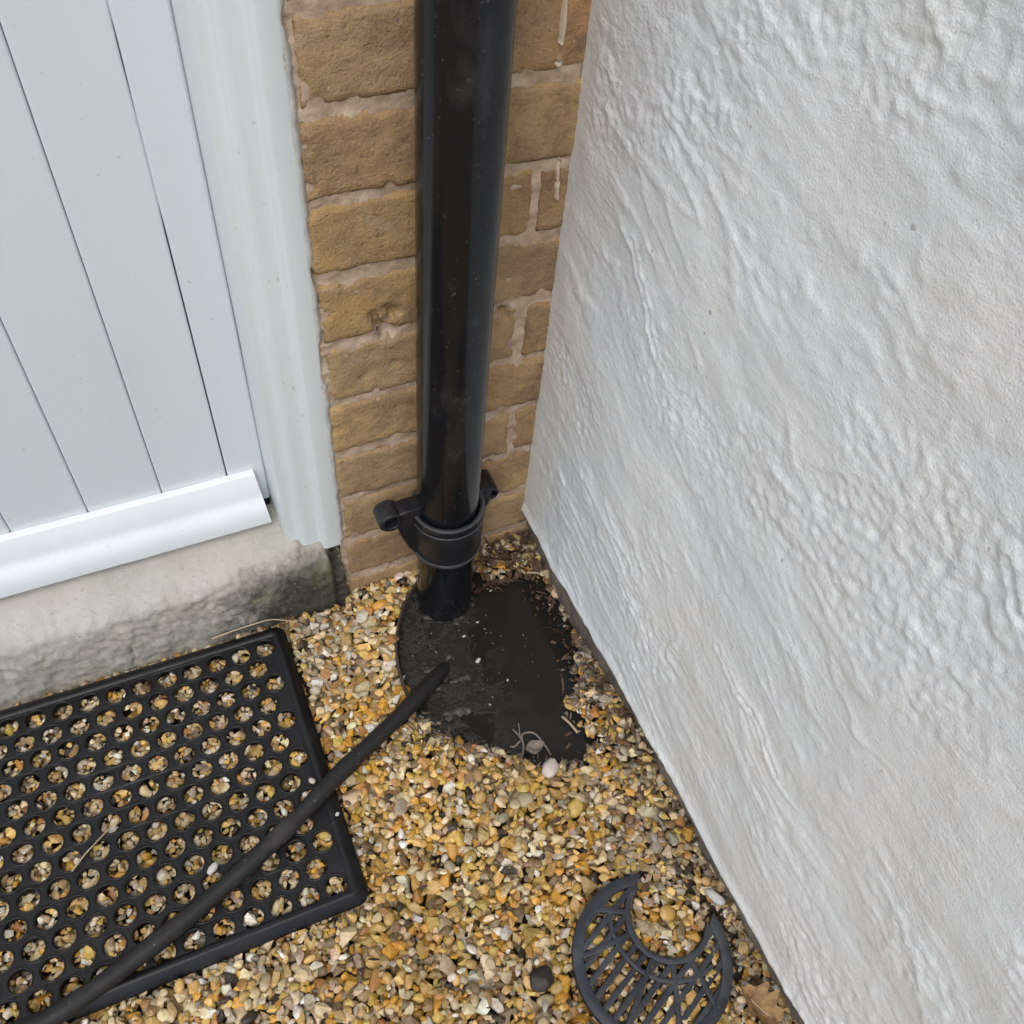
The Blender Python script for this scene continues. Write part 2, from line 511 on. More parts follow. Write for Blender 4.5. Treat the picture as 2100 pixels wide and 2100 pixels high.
# ------------------------------------------------------------------ brick wall
Z0 = .6281
wall = empty('brick_wall', (-.11, .05, -.1))
tag(wall, 'tan brick wall strip behind the black drainpipe, between door frame and white wall', 'wall', kind='thing')
PITS = [(-.176, .412, .008, .010), (-.168, .400, .010, .012), (-.162, .424, .007, .009), (-.181, .424, .006, .006), (-.170, .431, .005, .007), (-.052, .392, .007, .010), (-.047, .385, .005, .006),
        (-.195, .352, .004, .004), (-.160, .36, .004, .004), (-.055, .165, .008, .009), (-.160, .086, .005, .006), (-.170, .022, .006, .008)]
def pits(X, Z):
    d = np.zeros(np.shape(X))
    for px, pz, r, dep in PITS:
        q = np.hypot(X - px, (Z - pz) * 1.1) / r + .35 * pn(X * 220, Z * 220, 5)
        d = np.maximum(d, dep * sm(1.15, .55, q))
    return d
# mortar body with a rough face
mx = np.arange(-.2360, .0301, .003); mz = np.concatenate([np.arange(-.1, 1.0, .003), np.arange(1.0, 2.52, .03)])
X, Zg = np.meshgrid(mx, mz, indexing='ij')
Yg = .0013 + .0013 * fbm(X * 55, Zg * 70, 11, 4, .6) + .0009 * fbm(X * 200, Zg * 200, 15, 2) + pits(X, Zg) * .9
Yg = Yg + .004 * sm(-.224, -.232, X) * (pn(Zg * 30, Zg * 0, 3) > .1)
nV = len(mx) * len(mz)
part('mortar', np_mesh('mortar', np.stack([X, Yg, Zg], -1).reshape(-1, 3), grid_faces(len(mx), len(mz))), M['mortar'], wall, True)
part('wall_core', box_mesh('wall_core', (-.2355, .021, -.12), (.20, .25, 2.52)), M['mortar'], wall)
part('wall_above_door', box_mesh('wall_above_door', (-1.25, -.001, 2.10), (-.2362, .25, 2.52)), M['brickwork'], wall)
part('wall_beyond_door', box_mesh('wall_beyond_door', (-2.6, -.001, -.12), (-1.252, .25, 2.52)), M['brickwork'], wall)

def brick_mesh(x0, x1, z0, z1, seed, fine):
    st = .004 if fine else .03
    nx = max(3, int((x1 - x0) / st)); nz = max(3, int((z1 - z0) / st))
    u = np.linspace(0, 1, nx + 1); v = np.linspace(0, 1, nz + 1)
    U, Vv = np.meshgrid(u, v, indexing='ij')
    X = x0 + (x1 - x0) * U; Zq = z0 + (z1 - z0) * Vv
    ex = np.minimum(X - x0, x1 - X); ez = np.minimum(Zq - z0, z1 - Zq)
    wob = .0013 if fine else .001
    # irregular outline
    X = X + wob * pn(Zq * 60, Zq * 0 + seed, 21) * sm(.02, 0, ex)
    Zq = Zq + wob * pn(X * 45, X * 0 + seed, 22) * sm(.015, 0, ez)
    e = np.minimum(ex, ez)
    tilt = .0012 * pn(seed * 3.7, .5, 9)
    Yq = -.0013 + tilt + .0026 * (1 - np.sqrt(np.clip(1 - (1 - np.clip(e / .0032, 0, 1)) ** 2, 0, 1)))
    if fine:
        Yq = Yq + .0011 * fbm(X * 75 + seed, Zq * 75, 31, 3, .6) + .0010 * pn(X * 18, Zq * 18 + seed, 33)
        chip = sm(.22, .6, pn(X * 55 + seed * 2, Zq * 55, 41)) * sm(.010, .002, e)
        Yq = Yq + .004 * chip + pits(X, Zq)
    V = np.stack([X, Yq, Zq], -1).reshape(-1, 3)
    F = [tuple(f) for f in grid_faces(nx + 1, nz + 1)]
    # sides going back into the wall
    ring = [i * (nz + 1) for i in range(nx + 1)] + [nx * (nz + 1) + j for j in range(1, nz + 1)] + [i * (nz + 1) + nz for i in range(nx - 1, -1, -1)] + [j for j in range(nz - 1, 0, -1)]
    n0 = len(V)
    B = V[ring].copy(); B[:, 1] = .018
    V = np.concatenate([V, B])
    m = len(ring)
    for i in range(m):
        j = (i + 1) % m
        F.append((ring[j], ring[i], n0 + i, n0 + j))
    return py_mesh('brick', V, F)

for k in range(-25, 11):
    zb = Z0 - .075 * (k - 1) + .0012 * math.sin(k * 2.3)
    if zb > 2.44: continue
    fine = k >= -1
    x_left = -.2298 + .0028 * math.sin(k * 1.7)
    if k in (3, 5, 7) or (k % 2 and k < -1): spans = [(x_left, -.0330 + .002 * math.sin(k)), (-.0262 + .0015 * math.sin(k * 3), .026)]
    else: spans = [(x_left, -.1285), (-.1180, .026)]
    for a, b in spans:
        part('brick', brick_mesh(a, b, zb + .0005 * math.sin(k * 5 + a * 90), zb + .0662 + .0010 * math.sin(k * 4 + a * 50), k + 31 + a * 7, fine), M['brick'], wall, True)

# cream paint drips on the bricks beside the white wall
def drip(x, z0, z1, wdt, seed):
    n = 14; V = []; F = []
    for i in range(n):
        t = i / (n - 1); z = z1 + (z0 - z1) * t
        hw = wdt * (.5 + .12 * math.sin(seed + t * 9)) * (1 if t < .8 else 1 - .35 * (t - .8) / .2)
        xo = x + .0006 * math.sin(seed * 3 + t * 6)
        for s, y in ((-1, .002), (-.6, -.0052), (.6, -.0052), (1, .002)):
            V.append((xo + s * hw, y, z))
    for i in range(n - 1):
        for j in range(3): F.append((i * 4 + j, i * 4 + j + 1, i * 4 + j + 5, i * 4 + j + 4))
    F.append((0, 1, 2, 3)); F.append(tuple((n - 1) * 4 + j for j in (3, 2, 1, 0)))
    part('paint_drip', py_mesh('paint_drip', V, F), M['drip'], wall, True)
drip(-.0240, .6510, .71, .0042, 1)
drip(-.0235, .6330, .6395, .0050, 2)
drip(-.0125, .5325, .5520, .0028, 3)
drip(-.0105, .5130, .5320, .0030, 5)

# ------------------------------------------------------------------ rendered white wall
rw = empty('rendered_wall', (.1, -.5, 0))
tag(rw, 'rough trowelled white painted rendered wall on the right', 'wall', kind='thing')
yy = np.concatenate([np.arange(0.0, -1.0, -.0025), np.arange(-1.0, -2.61, -.03)])
tt = np.concatenate([np.arange(0.0, 1.0, .0025), np.arange(1.0, 2.47, .03)])
Yg, T = np.meshgrid(yy, tt, indexing='ij')
zb0 = .0565 + .0035 * fbm(Yg * 14, Yg * 0, 51, 4, .55)
Zg = zb0 + T
ang = .22 + .35 * pn(Yg * 1.6, Zg * 1.6, 60)
U = Yg * np.cos(ang) + Zg * np.sin(ang); W = -Yg * np.sin(ang) + Zg * np.cos(ang)
U = U + .02 * pn(Yg * 7, Zg * 7, 61); W = W + .014 * pn(Yg * 8, Zg * 8, 62)
stroke = fbm(U * 5, W * 20, 63, 4, .55)
ridge = 1 - np.abs(fbm(U * 7, W * 26, 67, 3, .5)) * 2.2
rough = sm(-.15, .35, fbm(Yg * 4, Zg * 5, 70, 3, .55))
wr = fbm(U * 50 + 5 * pn(Yg * 9, Zg * 9, 72), W * 75, 73, 3, .6)
lump = fbm(Yg * 15, Zg * 15, 77, 3, .5)
grit = fbm(Yg * 130, Zg * 150, 79, 2, .7)
amp = sm(-.004, -.035, Yg + .004 * pn(Zg * 40, Zg * 0, 88)) * .9 + .1
big = fbm(Yg * 5, Zg * 5, 81, 3, .5)
smooth = sm(.05, .4, fbm(Yg * 3.5 + 3, Zg * 4.5, 83, 3, .5))
h = .0008 * stroke + .0010 * sm(.5, 1., ridge) * sm(-.1, .35, pn(Yg * 6, Zg * 8, 85)) + .00055 * wr * (.15 + rough) * (1 - .75 * smooth) + .0006 * lump + .0024 * big + .00075 * grit * (.3 + rough) * (1 - .6 * smooth)
fl = sm(.25, .6, pn(Yg * 60, Zg * 60, 95)) * sm(.0, .3, pn(Yg * 7, Zg * 9, 97))
h = h + .0008 * fl - .0006 * sm(.2, .5, pn(Yg * 48, Zg * 62, 98)) * sm(.0, .3, pn(Yg * 6, Zg * 6, 99))
for pts in ([(-.115, .545), (-.135, .525), (-.155, .512), (-.165, .495), (-.182, .478)], [(-.36, .30), (-.40, .288), (-.43, .292), (-.47, .272)], [(-.50, .62), (-.52, .60), (-.55, .595)], [(-.22, .20), (-.25, .195), (-.29, .175)]):
    for (ya, za), (yb, zb_) in zip(pts[:-1], pts[1:]):
        ey, ez_ = yb - ya, zb_ - za
        t_ = np.clip(((Yg - ya) * ey + (Zg - za) * ez_) / (ey * ey + ez_ * ez_), 0, 1)
        q_ = np.hypot(Yg - ya - t_ * ey, Zg - za - t_ * ez_) + .0015 * pn(Yg * 90, Zg * 90, 100)
        h = h - .0022 * sm(.0035, .0005, q_) + .0012 * sm(.008, .003, q_)
h = h * amp
lip = .0035 * sm(.022, .0, T) - .004 * sm(.006, .0, T)
Xg = -(h + lip) + .002 * sm(0, -.006, Yg * -1)
part('render_coat', np_mesh('render_coat', np.stack([Xg, Yg, Zg], -1).reshape(-1, 3), grid_faces(len(yy), len(tt), True)), M['render'], rw, True)
# ragged lower return of the coat
ze = Zg[:, 0]; xe = Xg[:, 0]
V = np.stack([np.stack([xe, yy, ze], -1), np.stack([xe * 0 + .016, yy, ze + .001], -1)], 1).reshape(-1, 3)
part('render_edge', np_mesh('render_edge', V, grid_faces(len(yy), 2)), M['render'], rw, True)
part('wall_core', box_mesh('wall_core', (.0145, -2.6, .058), (.21, .0195, 2.50)), M['render'], rw)
py = np.arange(.012, -2.6, -.008); pz = np.arange(-.12, .0821, .008)
Yp, Zp = np.meshgrid(py, pz, indexing='ij')
part('plinth', np_mesh('plinth', np.stack([.0105 + .0035 * fbm(Yp * 22, Zp * 30, 91, 4, .6), Yp, Zp], -1).reshape(-1, 3), grid_faces(len(py), len(pz), True)), M['plinth'], rw, True)

# ------------------------------------------------------------------ concrete door step
prof = [(.10, .117), (.07, .1165), (.055, .113), (.04, .1085), (.028, .1055), (.016, .102), (.006, .0985), (-.001, .0935), (-.0055, .087), (-.0085, .079), (-.0105, .068), (-.0115, .056), (-.0122, .044), (-.0128, .03), (-.0132, .016), (-.0135, .002), (-.0138, -.012), (-.014, -.03), (-.014, -.06)]
pr = []
for a, b in zip(prof[:-1], prof[1:]):
    for s in range(3): pr.append((a[0] + (b[0] - a[0]) * s / 3, a[1] + (b[1] - a[1]) * s / 3))
pr.append(prof[-1]); pr = np.array(pr)
tg = np.gradient(pr, axis=0); nrm = np.stack([tg[:, 1], -tg[:, 0]], -1); nrm /= np.hypot(nrm[:, 0], nrm[:, 1])[:, None]
if nrm[0][1] < 0: nrm = -nrm
sx = np.concatenate([np.arange(-1.24, -.75, .02), np.arange(-.75, -.2340, .0025)])
S_ = np.concatenate([[0], np.cumsum(np.hypot(*np.diff(pr, axis=0).T))])
Xs, Sg = np.meshgrid(sx, S_, indexing='ij')
frontness = sm(.085, .115, Sg)
d = .0013 * fbm(Xs * 14, Sg * 14, 101, 4, .6) * (.6 + 1.3 * frontness) + .0011 * fbm(Xs * 95, Sg * 95, 105, 3, .7) * (.4 + 1.3 * frontness)
d = d - .0014 * sm(.35, .75, pn(Xs * 26, Sg * 26, 108)) * frontness
# skim coat edge: the smooth top coat ends in a ragged line on the nose
edge = .118 + .010 * fbm(Xs * 16, Xs * 0, 110, 3, .6) - .012 * sm(-.42, -.27, Xs)
d = d + .0022 * sm(edge + .003, edge - .003, Sg)
def crack(pts, wd, dep):
    global d
    for (xa, sa), (xb, sb) in zip(pts[:-1], pts[1:]):
        ex, es = xb - xa, sb - sa
        t = np.clip(((Xs - xa) * ex + (Sg - sa) * es) / (ex * ex + es * es), 0, 1)
        q = np.hypot(Xs - xa - t * ex, Sg - sa - t * es)
        d = d - dep * sm(wd, wd * .3, q)
crack([(-.2925, .062), (-.287, .066), (-.281, .075), (-.277, .084), (-.268, .084), (-.258, .087)], .0028, .0045)
crack([(-.277, .084), (-.282, .096), (-.286, .112)], .0022, .003)
crack([(-.4865, .160), (-.4870, .175), (-.489, .195)], .0024, .004)
drop = sm(-.2535, -.2465, Xs + .002 * pn(Sg * 60, Sg * 0, 112))
PY = pr[:, 0][None, :] + nrm[:, 0][None, :] * d
PZ = pr[:, 1][None, :] + nrm[:, 1][None, :] * d
PZ = PZ - drop * .028 * sm(.0, .05, PZ) * (1 + .5 * pn(Xs * 120, Sg * 120, 113))
PY = PY + drop * .006 * (1 + .8 * pn(Xs * 90, Sg * 90, 114))
me = np_mesh('door_step', np.stack([Xs, PY, PZ], -1).reshape(-1, 3), grid_faces(len(sx), len(S_)))
st = link('door_step', me, M['concrete'], smooth=True)
if sum(p.normal.z for p in list(me.polygons)[:400]) < 0: me.flip_normals()
tag(st, 'worn pale concrete door step with mouldy lower face under the white door', 'step')

# ------------------------------------------------------------------ door frame
fr = empty('door_frame', (-.27, .03, .09))
tag(fr, 'cream white moulded timber door frame next to the bricks', 'door frame', kind='thing')
FP = [(-.2335, .012), (-.2335, .0025), (-.2345, .0008), (-.2380, .0), (-.2500, -.0006), (-.2535, .0002), (-.2548, .0022), (-.2556, .0066), (-.2570, .0084), (-.2600, .0086), (-.2700, .0078), (-.2750, .0086), (-.2772, .0108), (-.2782, .0158), (-.2800, .0178), (-.2850, .0178), (-.2905, .0182), (-.2922, .0252), (-.2930, .0300), (-.2950, .0640), (-.2950, .10), (-.2335, .10)]
def sweep_z(name, P2, z0, z1, step=.02, mirror=None):
    P2 = np.array(P2, float)
    if mirror is not None: P2[:, 0] = 2 * mirror - P2[:, 0]
    zz = np.concatenate([np.arange(z0, z1, step), [z1]])
    V = np.stack([np.broadcast_to(P2[None, :, 0], (len(zz), len(P2))), np.broadcast_to(P2[None, :, 1], (len(zz), len(P2))), np.broadcast_to(zz[:, None], (len(zz), len(P2)))], -1).copy()
    V[:, :, 0] += .0005 * pn(V[:, :, 2] * 9, V[:, :, 0] * 40, 120)
    V[:, :, 1] += .0004 * pn(V[:, :, 2] * 11, V[:, :, 0] * 60, 121)
    m = len(P2); n = len(zz); F = []
    for i in range(n - 1):
        for k in range(m):
            l = (k + 1) % m
            F.append((i * m + k, i * m + l, (i + 1) * m + l, (i + 1) * m + k))
    F.append(tuple(range(m))[::-1]); F.append(tuple((n - 1) * m + k for k in range(m)))
    bm = bmesh.new(); me0 = py_mesh(name, V.reshape(-1, 3), F); bm.from_mesh(me0); bpy.data.meshes.remove(me0)
    return bm_mesh(name, bm)
def auto_smooth(me, ang=R(50)):
    me.polygons.foreach_set('use_smooth', [True] * len(me.polygons))
    me.set_sharp_from_angle(angle=ang)
me = sweep_z('jamb', FP, .096, 2.04); part('jamb', me, M['frame'], fr); auto_smooth(me)
me = sweep_z('jamb', FP, .083, 2.04, mirror=-.7430); part('jamb', me, M['frame'], fr); auto_smooth(me)
part('head', box_mesh('head', (-1.249, .002, 2.042), (-.2365, .10, 2.098), .004), M['frame'], fr)
# sealant bead between frame and bricks
zz = np.arange(.088, 2.09, .003); n = len(zz)
wa = -.2352 + .0008 * fbm(zz * 40, zz * 0, 130, 3); wb = -.2308 + .0012 * fbm(zz * 55, zz * 0, 134, 4, .65)
ydep = -.0002 + .0006 * fbm(zz * 90, zz * 0, 139, 3)
gap = sm(.28, .5, pn(zz * 24, zz * 0, 141))
wb = wb - gap * .0036
V = np.stack([np.stack([wa, np.full(n, .004), zz], -1), np.stack([wa, ydep * .4 - .001, zz], -1), np.stack([(wa + wb) / 2, ydep, zz], -1), np.stack([wb, ydep + .001, zz], -1), np.stack([wb + .0003, np.full(n, .006), zz], -1)], 1).reshape(-1, 3)
part('sealant_bead', np_mesh('sealant_bead', V, grid_faces(n, 5, True)), M['seal'], fr, True)

# ------------------------------------------------------------------ door
dr = empty('door', (-.70, .09, .13))
tag(dr, 'white painted boarded door with vertical grooves on the left', 'door', kind='thing')
edges = [-.2950, -.3361, -.4053, -.4805, -.5556, -.631, -.706, -.781, -.856, -.931, -1.006, -1.081, -1.156, -1.1898]
YD = .065
for i, (b, a) in enumerate(zip(edges[:-1], edges[1:])):
    g0 = .0008 if i else .0
    zz = np.array([.134, .20, .30, .42, .50, .53, .56, .60, .64, .66, .68, .72, .8, 1.2, 2.035])
    # paint has closed the upper part of the groove nearest the frame
    def g(z, lo):
        if lo: return np.full(len(z), .0009)
        return np.full(len(z), .0009)
    hl = np.full(len(zz), .0003); hr = np.full(len(zz), .0003)
    closed = np.where(zz < .52, .0006, np.where((zz > .615) & (zz < .67), .0004, .00003))
    if i == 0: hl = closed; hr = hr * 0
    if i == 1: hr = closed
    c = .0019
    V = []
    for z, l, r_ in zip(zz, hl, hr):
        x0, x1 = a + l, b - r_
        c2 = c if i else .0030
        V += [(x0, YD + .040, z), (x0, YD + c, z), (x0 + c * .45, YD + .0004, z), (x0 + c, YD, z), (x1 - c2, YD, z), (x1 - c2 * .45, YD + c2 * .27, z), (x1, YD + c2, z), (x1, YD + .040, z)]
    F = []
    m = 8
    for s in range(len(zz) - 1):
        for k in range(m):
            l = (k + 1) % m
            F.append((s * m + k, s * m + l, (s + 1) * m + l, (s + 1) * m + k))
    F.append(tuple(range(m))[::-1]); F.append(tuple((len(zz) - 1) * m + k for k in range(m)))
    me = py_mesh('board', V, F)
    bm = bmesh.new(); bm.from_mesh(me); bpy.data.meshes.remove(me)
    me = bm_mesh('board', bm)
    part('board', me, M['board'], dr)
part('under_door_shade', box_mesh('under_door_shade', (-1.18, .068, .117), (-.2966, .09, .1338)), M['hole'], dr)  # black box added to stand in for the shade in the gap under the door
part('backing_board', box_mesh('backing_board', (-1.189, .108, .134), (-.2965, .118, 2.035)), M['board'], dr)
BP = [(.0645, .1895), (.0600, .1900), (.0565, .1885), (.0530, .1810), (.0505, .1735), (.0488, .1670), (.0478, .1625), (.0462, .1585), (.0432, .1545), (.0400, .1495), (.0378, .1440), (.0366, .1380), (.0360, .1300), (.0364, .1250), (.0378, .1236), (.0480, .1245), (.0645, .1300)]
def sweep_x(name, P2, xa, xb, skew=0.0, seg=60):
    P2 = np.array(P2, float); m = len(P2); V = []; F = []
    for i in range(seg + 1):
        x = xa + (xb - xa) * i / seg
        for y, z in P2:
            V.append((x - (skew * (z - .1236) if i == seg else 0), y + .0003 * float(pn(x * 18, z * 30, 150)), z + .0005 * float(pn(x * 7, .3, 151)) ))
    for i in range(seg):
        for k in range(m):
            l = (k + 1) % m
            F.append((i * m + k, i * m + l, (i + 1) * m + l, (i + 1) * m + k))
    F.append(tuple(range(m))[::-1]); F.append(tuple(seg * m + k for k in range(m)))
    me = py_mesh(name, V, F); bm = bmesh.new(); bm.from_mesh(me); bpy.data.meshes.remove(me)
    return bm_mesh(name, bm)
me = sweep_x('weather_bar', BP, -1.185, -.3025, .09); o = part('weather_bar', me, M['bar'], dr); auto_smooth(me, R(40))
tag(o, 'bright white weather bar along the bottom of the door')

# ------------------------------------------------------------------ drainpipe
XP, YP, RP = -.1230, -.0485, .034
pp = empty('drainpipe', (XP, YP, WATER_Z))
tag(pp, 'round black plastic drainpipe running down the bricks into the black water', 'drainpipe')
zz = np.concatenate([np.linspace(-.10, 2.45, 60)])
part('pipe', lathe('pipe', [(RP, z) for z in zz], 72, (XP, YP)), M['pipe'], pp, True)
cl = part('collar', lathe('collar', [(RP + .0003, .1755), (RP + .0006, .1795), (.0362, .1818), (.0400, .1818), (.0412, .1806), (.0414, .1770), (.0406, .1745), (.0396, .1725), (.0396, .1690), (.0402, .1668), (.0404, .150), (.0396, .132), (.0384, .1175), (.0390, .1160), (.0393, .1140), (.0386, .1122), (.0360, .1118), (RP + .0003, .1125)], 72, (XP, YP)), M['clip'], pp)
auto_smooth(cl.data, R(35))
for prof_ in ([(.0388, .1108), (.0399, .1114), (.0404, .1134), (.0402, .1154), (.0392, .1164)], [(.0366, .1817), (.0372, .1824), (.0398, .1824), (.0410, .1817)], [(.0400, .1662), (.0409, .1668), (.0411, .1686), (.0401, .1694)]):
    o_ = part('ring', lathe('ring', prof_, 72, (XP, YP)), M['worn'], pp, True)  # pale rings carry the painted highlight of the collar rims
# left wing and fixing lug
def prism_y(name, P2, y0, y1, bev=.0015):
    bm = bmesh.new()
    a = [bm.verts.new((x, y0, z)) for x, z in P2]; b = [bm.verts.new((x, y1, z)) for x, z in P2]
    bm.faces.new(a); bm.faces.new(b[::-1])
    for i in range(len(P2)):
        j = (i + 1) % len(P2)
        bm.faces.new((a[j], a[i], b[i], b[j]))
    bmesh.ops.recalc_face_normals(bm, faces=bm.faces)
    if bev: bmesh.ops.bevel(bm, geom=list(bm.edges), offset=bev, segments=2, affect='EDGES', profile=.5)
    return bm_mesh(name, bm)
me = prism_y('wing', [(-.152, .104), (-.160, .108), (-.1705, .128), (-.1790, .152), (-.1830, .170), (-.1830, .192), (-.172, .194), (-.152, .194)], -.054, -.034); part('wing', me, M['clip'], pp); auto_smooth(me)
me = prism_y('wing', [(-.094, .108), (-.086, .112), (-.072, .140), (-.0665, .152), (-.0665, .172), (-.078, .176), (-.094, .176)], -.040, -.020); part('wing', me, M['clip'], pp); auto_smooth(me)
def lug(cx, cz, r, y0, y1, r_in, deep):
    prof = [(r_in, y0 + deep), (r_in, y0 + .001), (r_in + .001, y0), (r - .0015, y0), (r, y0 + .0015), (r, y1 - .001), (r - .002, y1)]
    n = 36; V = []; F = []
    for i in range(n):
        a = 2 * math.pi * i / n
        for rr, y in prof: V.append((cx + rr * math.cos(a), y, cz + rr * math.sin(a)))
    m = len(prof)
    for i in range(n):
        j = (i + 1) % n
        for k in range(m - 1): F.append((i * m + k, j * m + k, j * m + k + 1, i * m + k + 1))
    F.append(tuple(i * m + m - 1 for i in range(n)))
    me = py_mesh('lug', V, F); bm = bmesh.new(); bm.from_mesh(me); bpy.data.meshes.remove(me); me = bm_mesh('lug', bm)
    o = part('lug', me, M['clip'], pp); auto_smooth(me, R(40))
    s = bmesh.new(); bmesh.ops.create_cone(s, cap_ends=True, segments=20, radius1=r_in * .98, radius2=r_in * .6, depth=.004, matrix=Matrix.Translation((cx, y0 + deep - .001, cz)) @ Matrix.Rotation(R(90), 4, 'X'))
    q = link('screw', bm_mesh('screw', s), M['hole'], o)
lug(-.1895, .1825, .0138, -.0550, -.0310, .0080, .012)
lug(-.0645, .1560, .0105, -.036, -.004, .0058, .006)

# ------------------------------------------------------------------ gully rim around the water
a0 = math.atan2(-.009 - RIM_C[1], -.137 - RIM_C[0]); a1 = math.atan2(-.180 - RIM_C[1], -.211 - RIM_C[0])
if a1 < a0: a1 += 2 * math.pi
gr = link('drain_gully', lathe('drain_gully', [(RIM_R - .0016, -.06), (RIM_R - .0016, -.0005), (RIM_R - .0006, .0008), (RIM_R + .0012, .0008), (RIM_R + .0020, -.0005), (RIM_R + .0020, -.06)], 48, RIM_C, (a0, a1), True), M['gully'])
auto_smooth(gr.data)
tag(gr, 'thin curved brown edge of the drain gully at the left of the black water', 'drain')

# ------------------------------------------------------------------ rubber mat
mat_e = empty('rubber_mat', (MAT_X, MAT_Y, 0.0))
mat_e.rotation_euler = (0, 0, MAT_A)
tag(mat_e, 'black rubber doormat with round holes lying on the gravel by the step', 'doormat')
def curve_mesh(name, loops, ext, bev, seg=2):
    """flat plate from closed 2D loops (outer plus holes), via a filled curve"""
    cu = bpy.data.curves.new(name, 'CURVE'); cu.dimensions = '2D'; cu.fill_mode = 'BOTH'
    cu.extrude = ext; cu.bevel_depth = bev; cu.bevel_resolution = seg; cu.offset = -bev
    for lp in loops:
        s = cu.splines.new('POLY'); s.points.add(len(lp) - 1); s.use_cyclic_u = True
        for p, q in zip(s.points, lp): p.co = (q[0], q[1], 0, 1)
    o = bpy.data.objects.new(name, cu); COL.objects.link(o)
    dg = bpy.context.evaluated_depsgraph_get(); dg.update()
    me = bpy.data.meshes.new_from_object(o.evaluated_get(dg)); me.name = name
    bpy.data.objects.remove(o); bpy.data.curves.remove(cu)
    return me
def rrect(x0, y0, x1, y1, r, n=6):
    out = []
    for cx, cy, a in ((x1 - r, y1 - r, 0), (x0 + r, y1 - r, 90), (x0 + r, y0 + r, 180), (x1 - r, y0 + r, 270)):
        for i in range(n + 1):
            t = R(a + 90 * i / n); out.append((cx + r * math.cos(t), cy + r * math.sin(t)))
    return out
HX, HP, HR, HRY = -.0285, .02785, .0104, .02395
holes = []
for row in range(13):
    y = -.0292 - HRY * row
    x = HX - (.01392 if row % 2 else 0)
    while x > -MAT_W + .022:
        holes.append((x, y)); x -= HP
loops = [rrect(-MAT_W + .012, -MAT_H + .012, -.012, -.010, .004)]
for hx, hy in holes:
    loops.append([(hx + HR * math.cos(R(a)), hy + HR * math.sin(R(a))) for a in range(0, 360, 15)][::-1])
me = curve_mesh('panel', loops, .0038, .0007)
o = link('panel', me, M['rubber'], mat_e); o.location = (0, 0, .0072); auto_smooth(me, R(40))
# raised lip round every hole, one mesh
V = []; F = []
n = 24; pl = [(.0104, .0110), (.0109, .0121), (.0117, .0123), (.0125, .0118), (.0130, .0110)]
for hx, hy in holes:
    b0 = len(V)
    for i in range(n):
        t = 2 * math.pi * i / n
        for rr, z in pl: V.append((hx + rr * math.cos(t), hy + rr * math.sin(t), z))
    m = len(pl)
    for i in range(n):
        j = (i + 1) % n
        for k in range(m - 1): F.append((b0 + i * m + k, b0 + j * m + k, b0 + j * m + k + 1, b0 + i * m + k + 1))
o = link('hole_lips', np_mesh('hole_lips', np.array(V), np.array(F)), M['rubber'], mat_e, True)
# border: sloped outer edge and flat band
def ring_band(name, rings):
    V = []; F = []; n = None
    for (lp, z) in rings:
        n = len(lp)
        V += [(x, y, z) for x, y in lp]
    for i in range(len(rings) - 1):
        for k in range(n):
            l = (k + 1) % n
            F.append((i * n + k, i * n + l, (i + 1) * n + l, (i + 1) * n + k))
    return py_mesh(name, V, F)
rr = lambda d, z, r: (rrect(-MAT_W + d, -MAT_H + d, -d, -d, max(r - d * .6, .0015)), z)
me = ring_band('border', [rr(.0, .0005, .012), rr(.0004, .0035, .012), rr(.0085, .0122, .012), rr(.0100, .0131, .012), rr(.0120, .0133, .012), rr(.0150, .0128, .012), rr(.0165, .0116, .012), rr(.0168, .0105, .012)])
o = link('border', me, M['rubber'], mat_e); auto_smooth(me, R(35))

for o_ in mat_e.children:
    me_ = o_.data; co = np.empty(len(me_.vertices) * 3, np.float32); me_.vertices.foreach_get('co', co); co = co.reshape(-1, 3)
    co[:, 2] += .0012 * pn(co[:, 0] * 7, co[:, 1] * 9, 401) * (1 if True else 0)
    co[:, 0] += .0006 * pn(co[:, 0] * 12, co[:, 1] * 14, 402); co[:, 1] += .0012 * pn(co[:, 0] * 9, co[:, 1] * 6, 403)
    me_.vertices.foreach_set('co', co.ravel()); me_.update()
# ------------------------------------------------------------------ hose
hs = link('hose', tube('hose', HOSE, lambda t: .0092 + .0004 * math.sin(t * 47) + .0003 * math.sin(t * 113), 20, True, 12), M['hose'], smooth=True)
tag(hs, 'black flexible hose lying across the rubber mat into the drain', 'hose')

# ------------------------------------------------------------------ drain grate
gt = empty('drain_grate', (GR_C.x, GR_C.y, 0.0))
gt.location.z = .0035
gt.rotation_euler = (R(1.2), R(1.5), 0)
tag(gt, 'crescent shaped dark grey plastic drain grate lying loose on the gravel', 'drain grate')
bd = (BITE_C - GR_C); bdir = bd.normalized(); bper = Vector((-bdir.y, bdir.x))
def gp(u, v): return bdir * u + bper * v                      # grate coordinates: u towards the opening
BU = bd.length
def arc(c, r, a0, a1, n): return [(c[0] + r * math.cos(a0 + (a1 - a0) * i / n), c[1] + r * math.sin(a0 + (a1 - a0) * i / n)) for i in range(n + 1)]
th = lambda r, w: math.asin(w / r)
to, ti = th(GR_R, .0400), th(.0690, .0400)
outer = arc((0, 0), GR_R, to, 2 * math.pi - to, 64); inner = arc((0, 0), 0.0690, 2 * math.pi - ti, ti, 64)
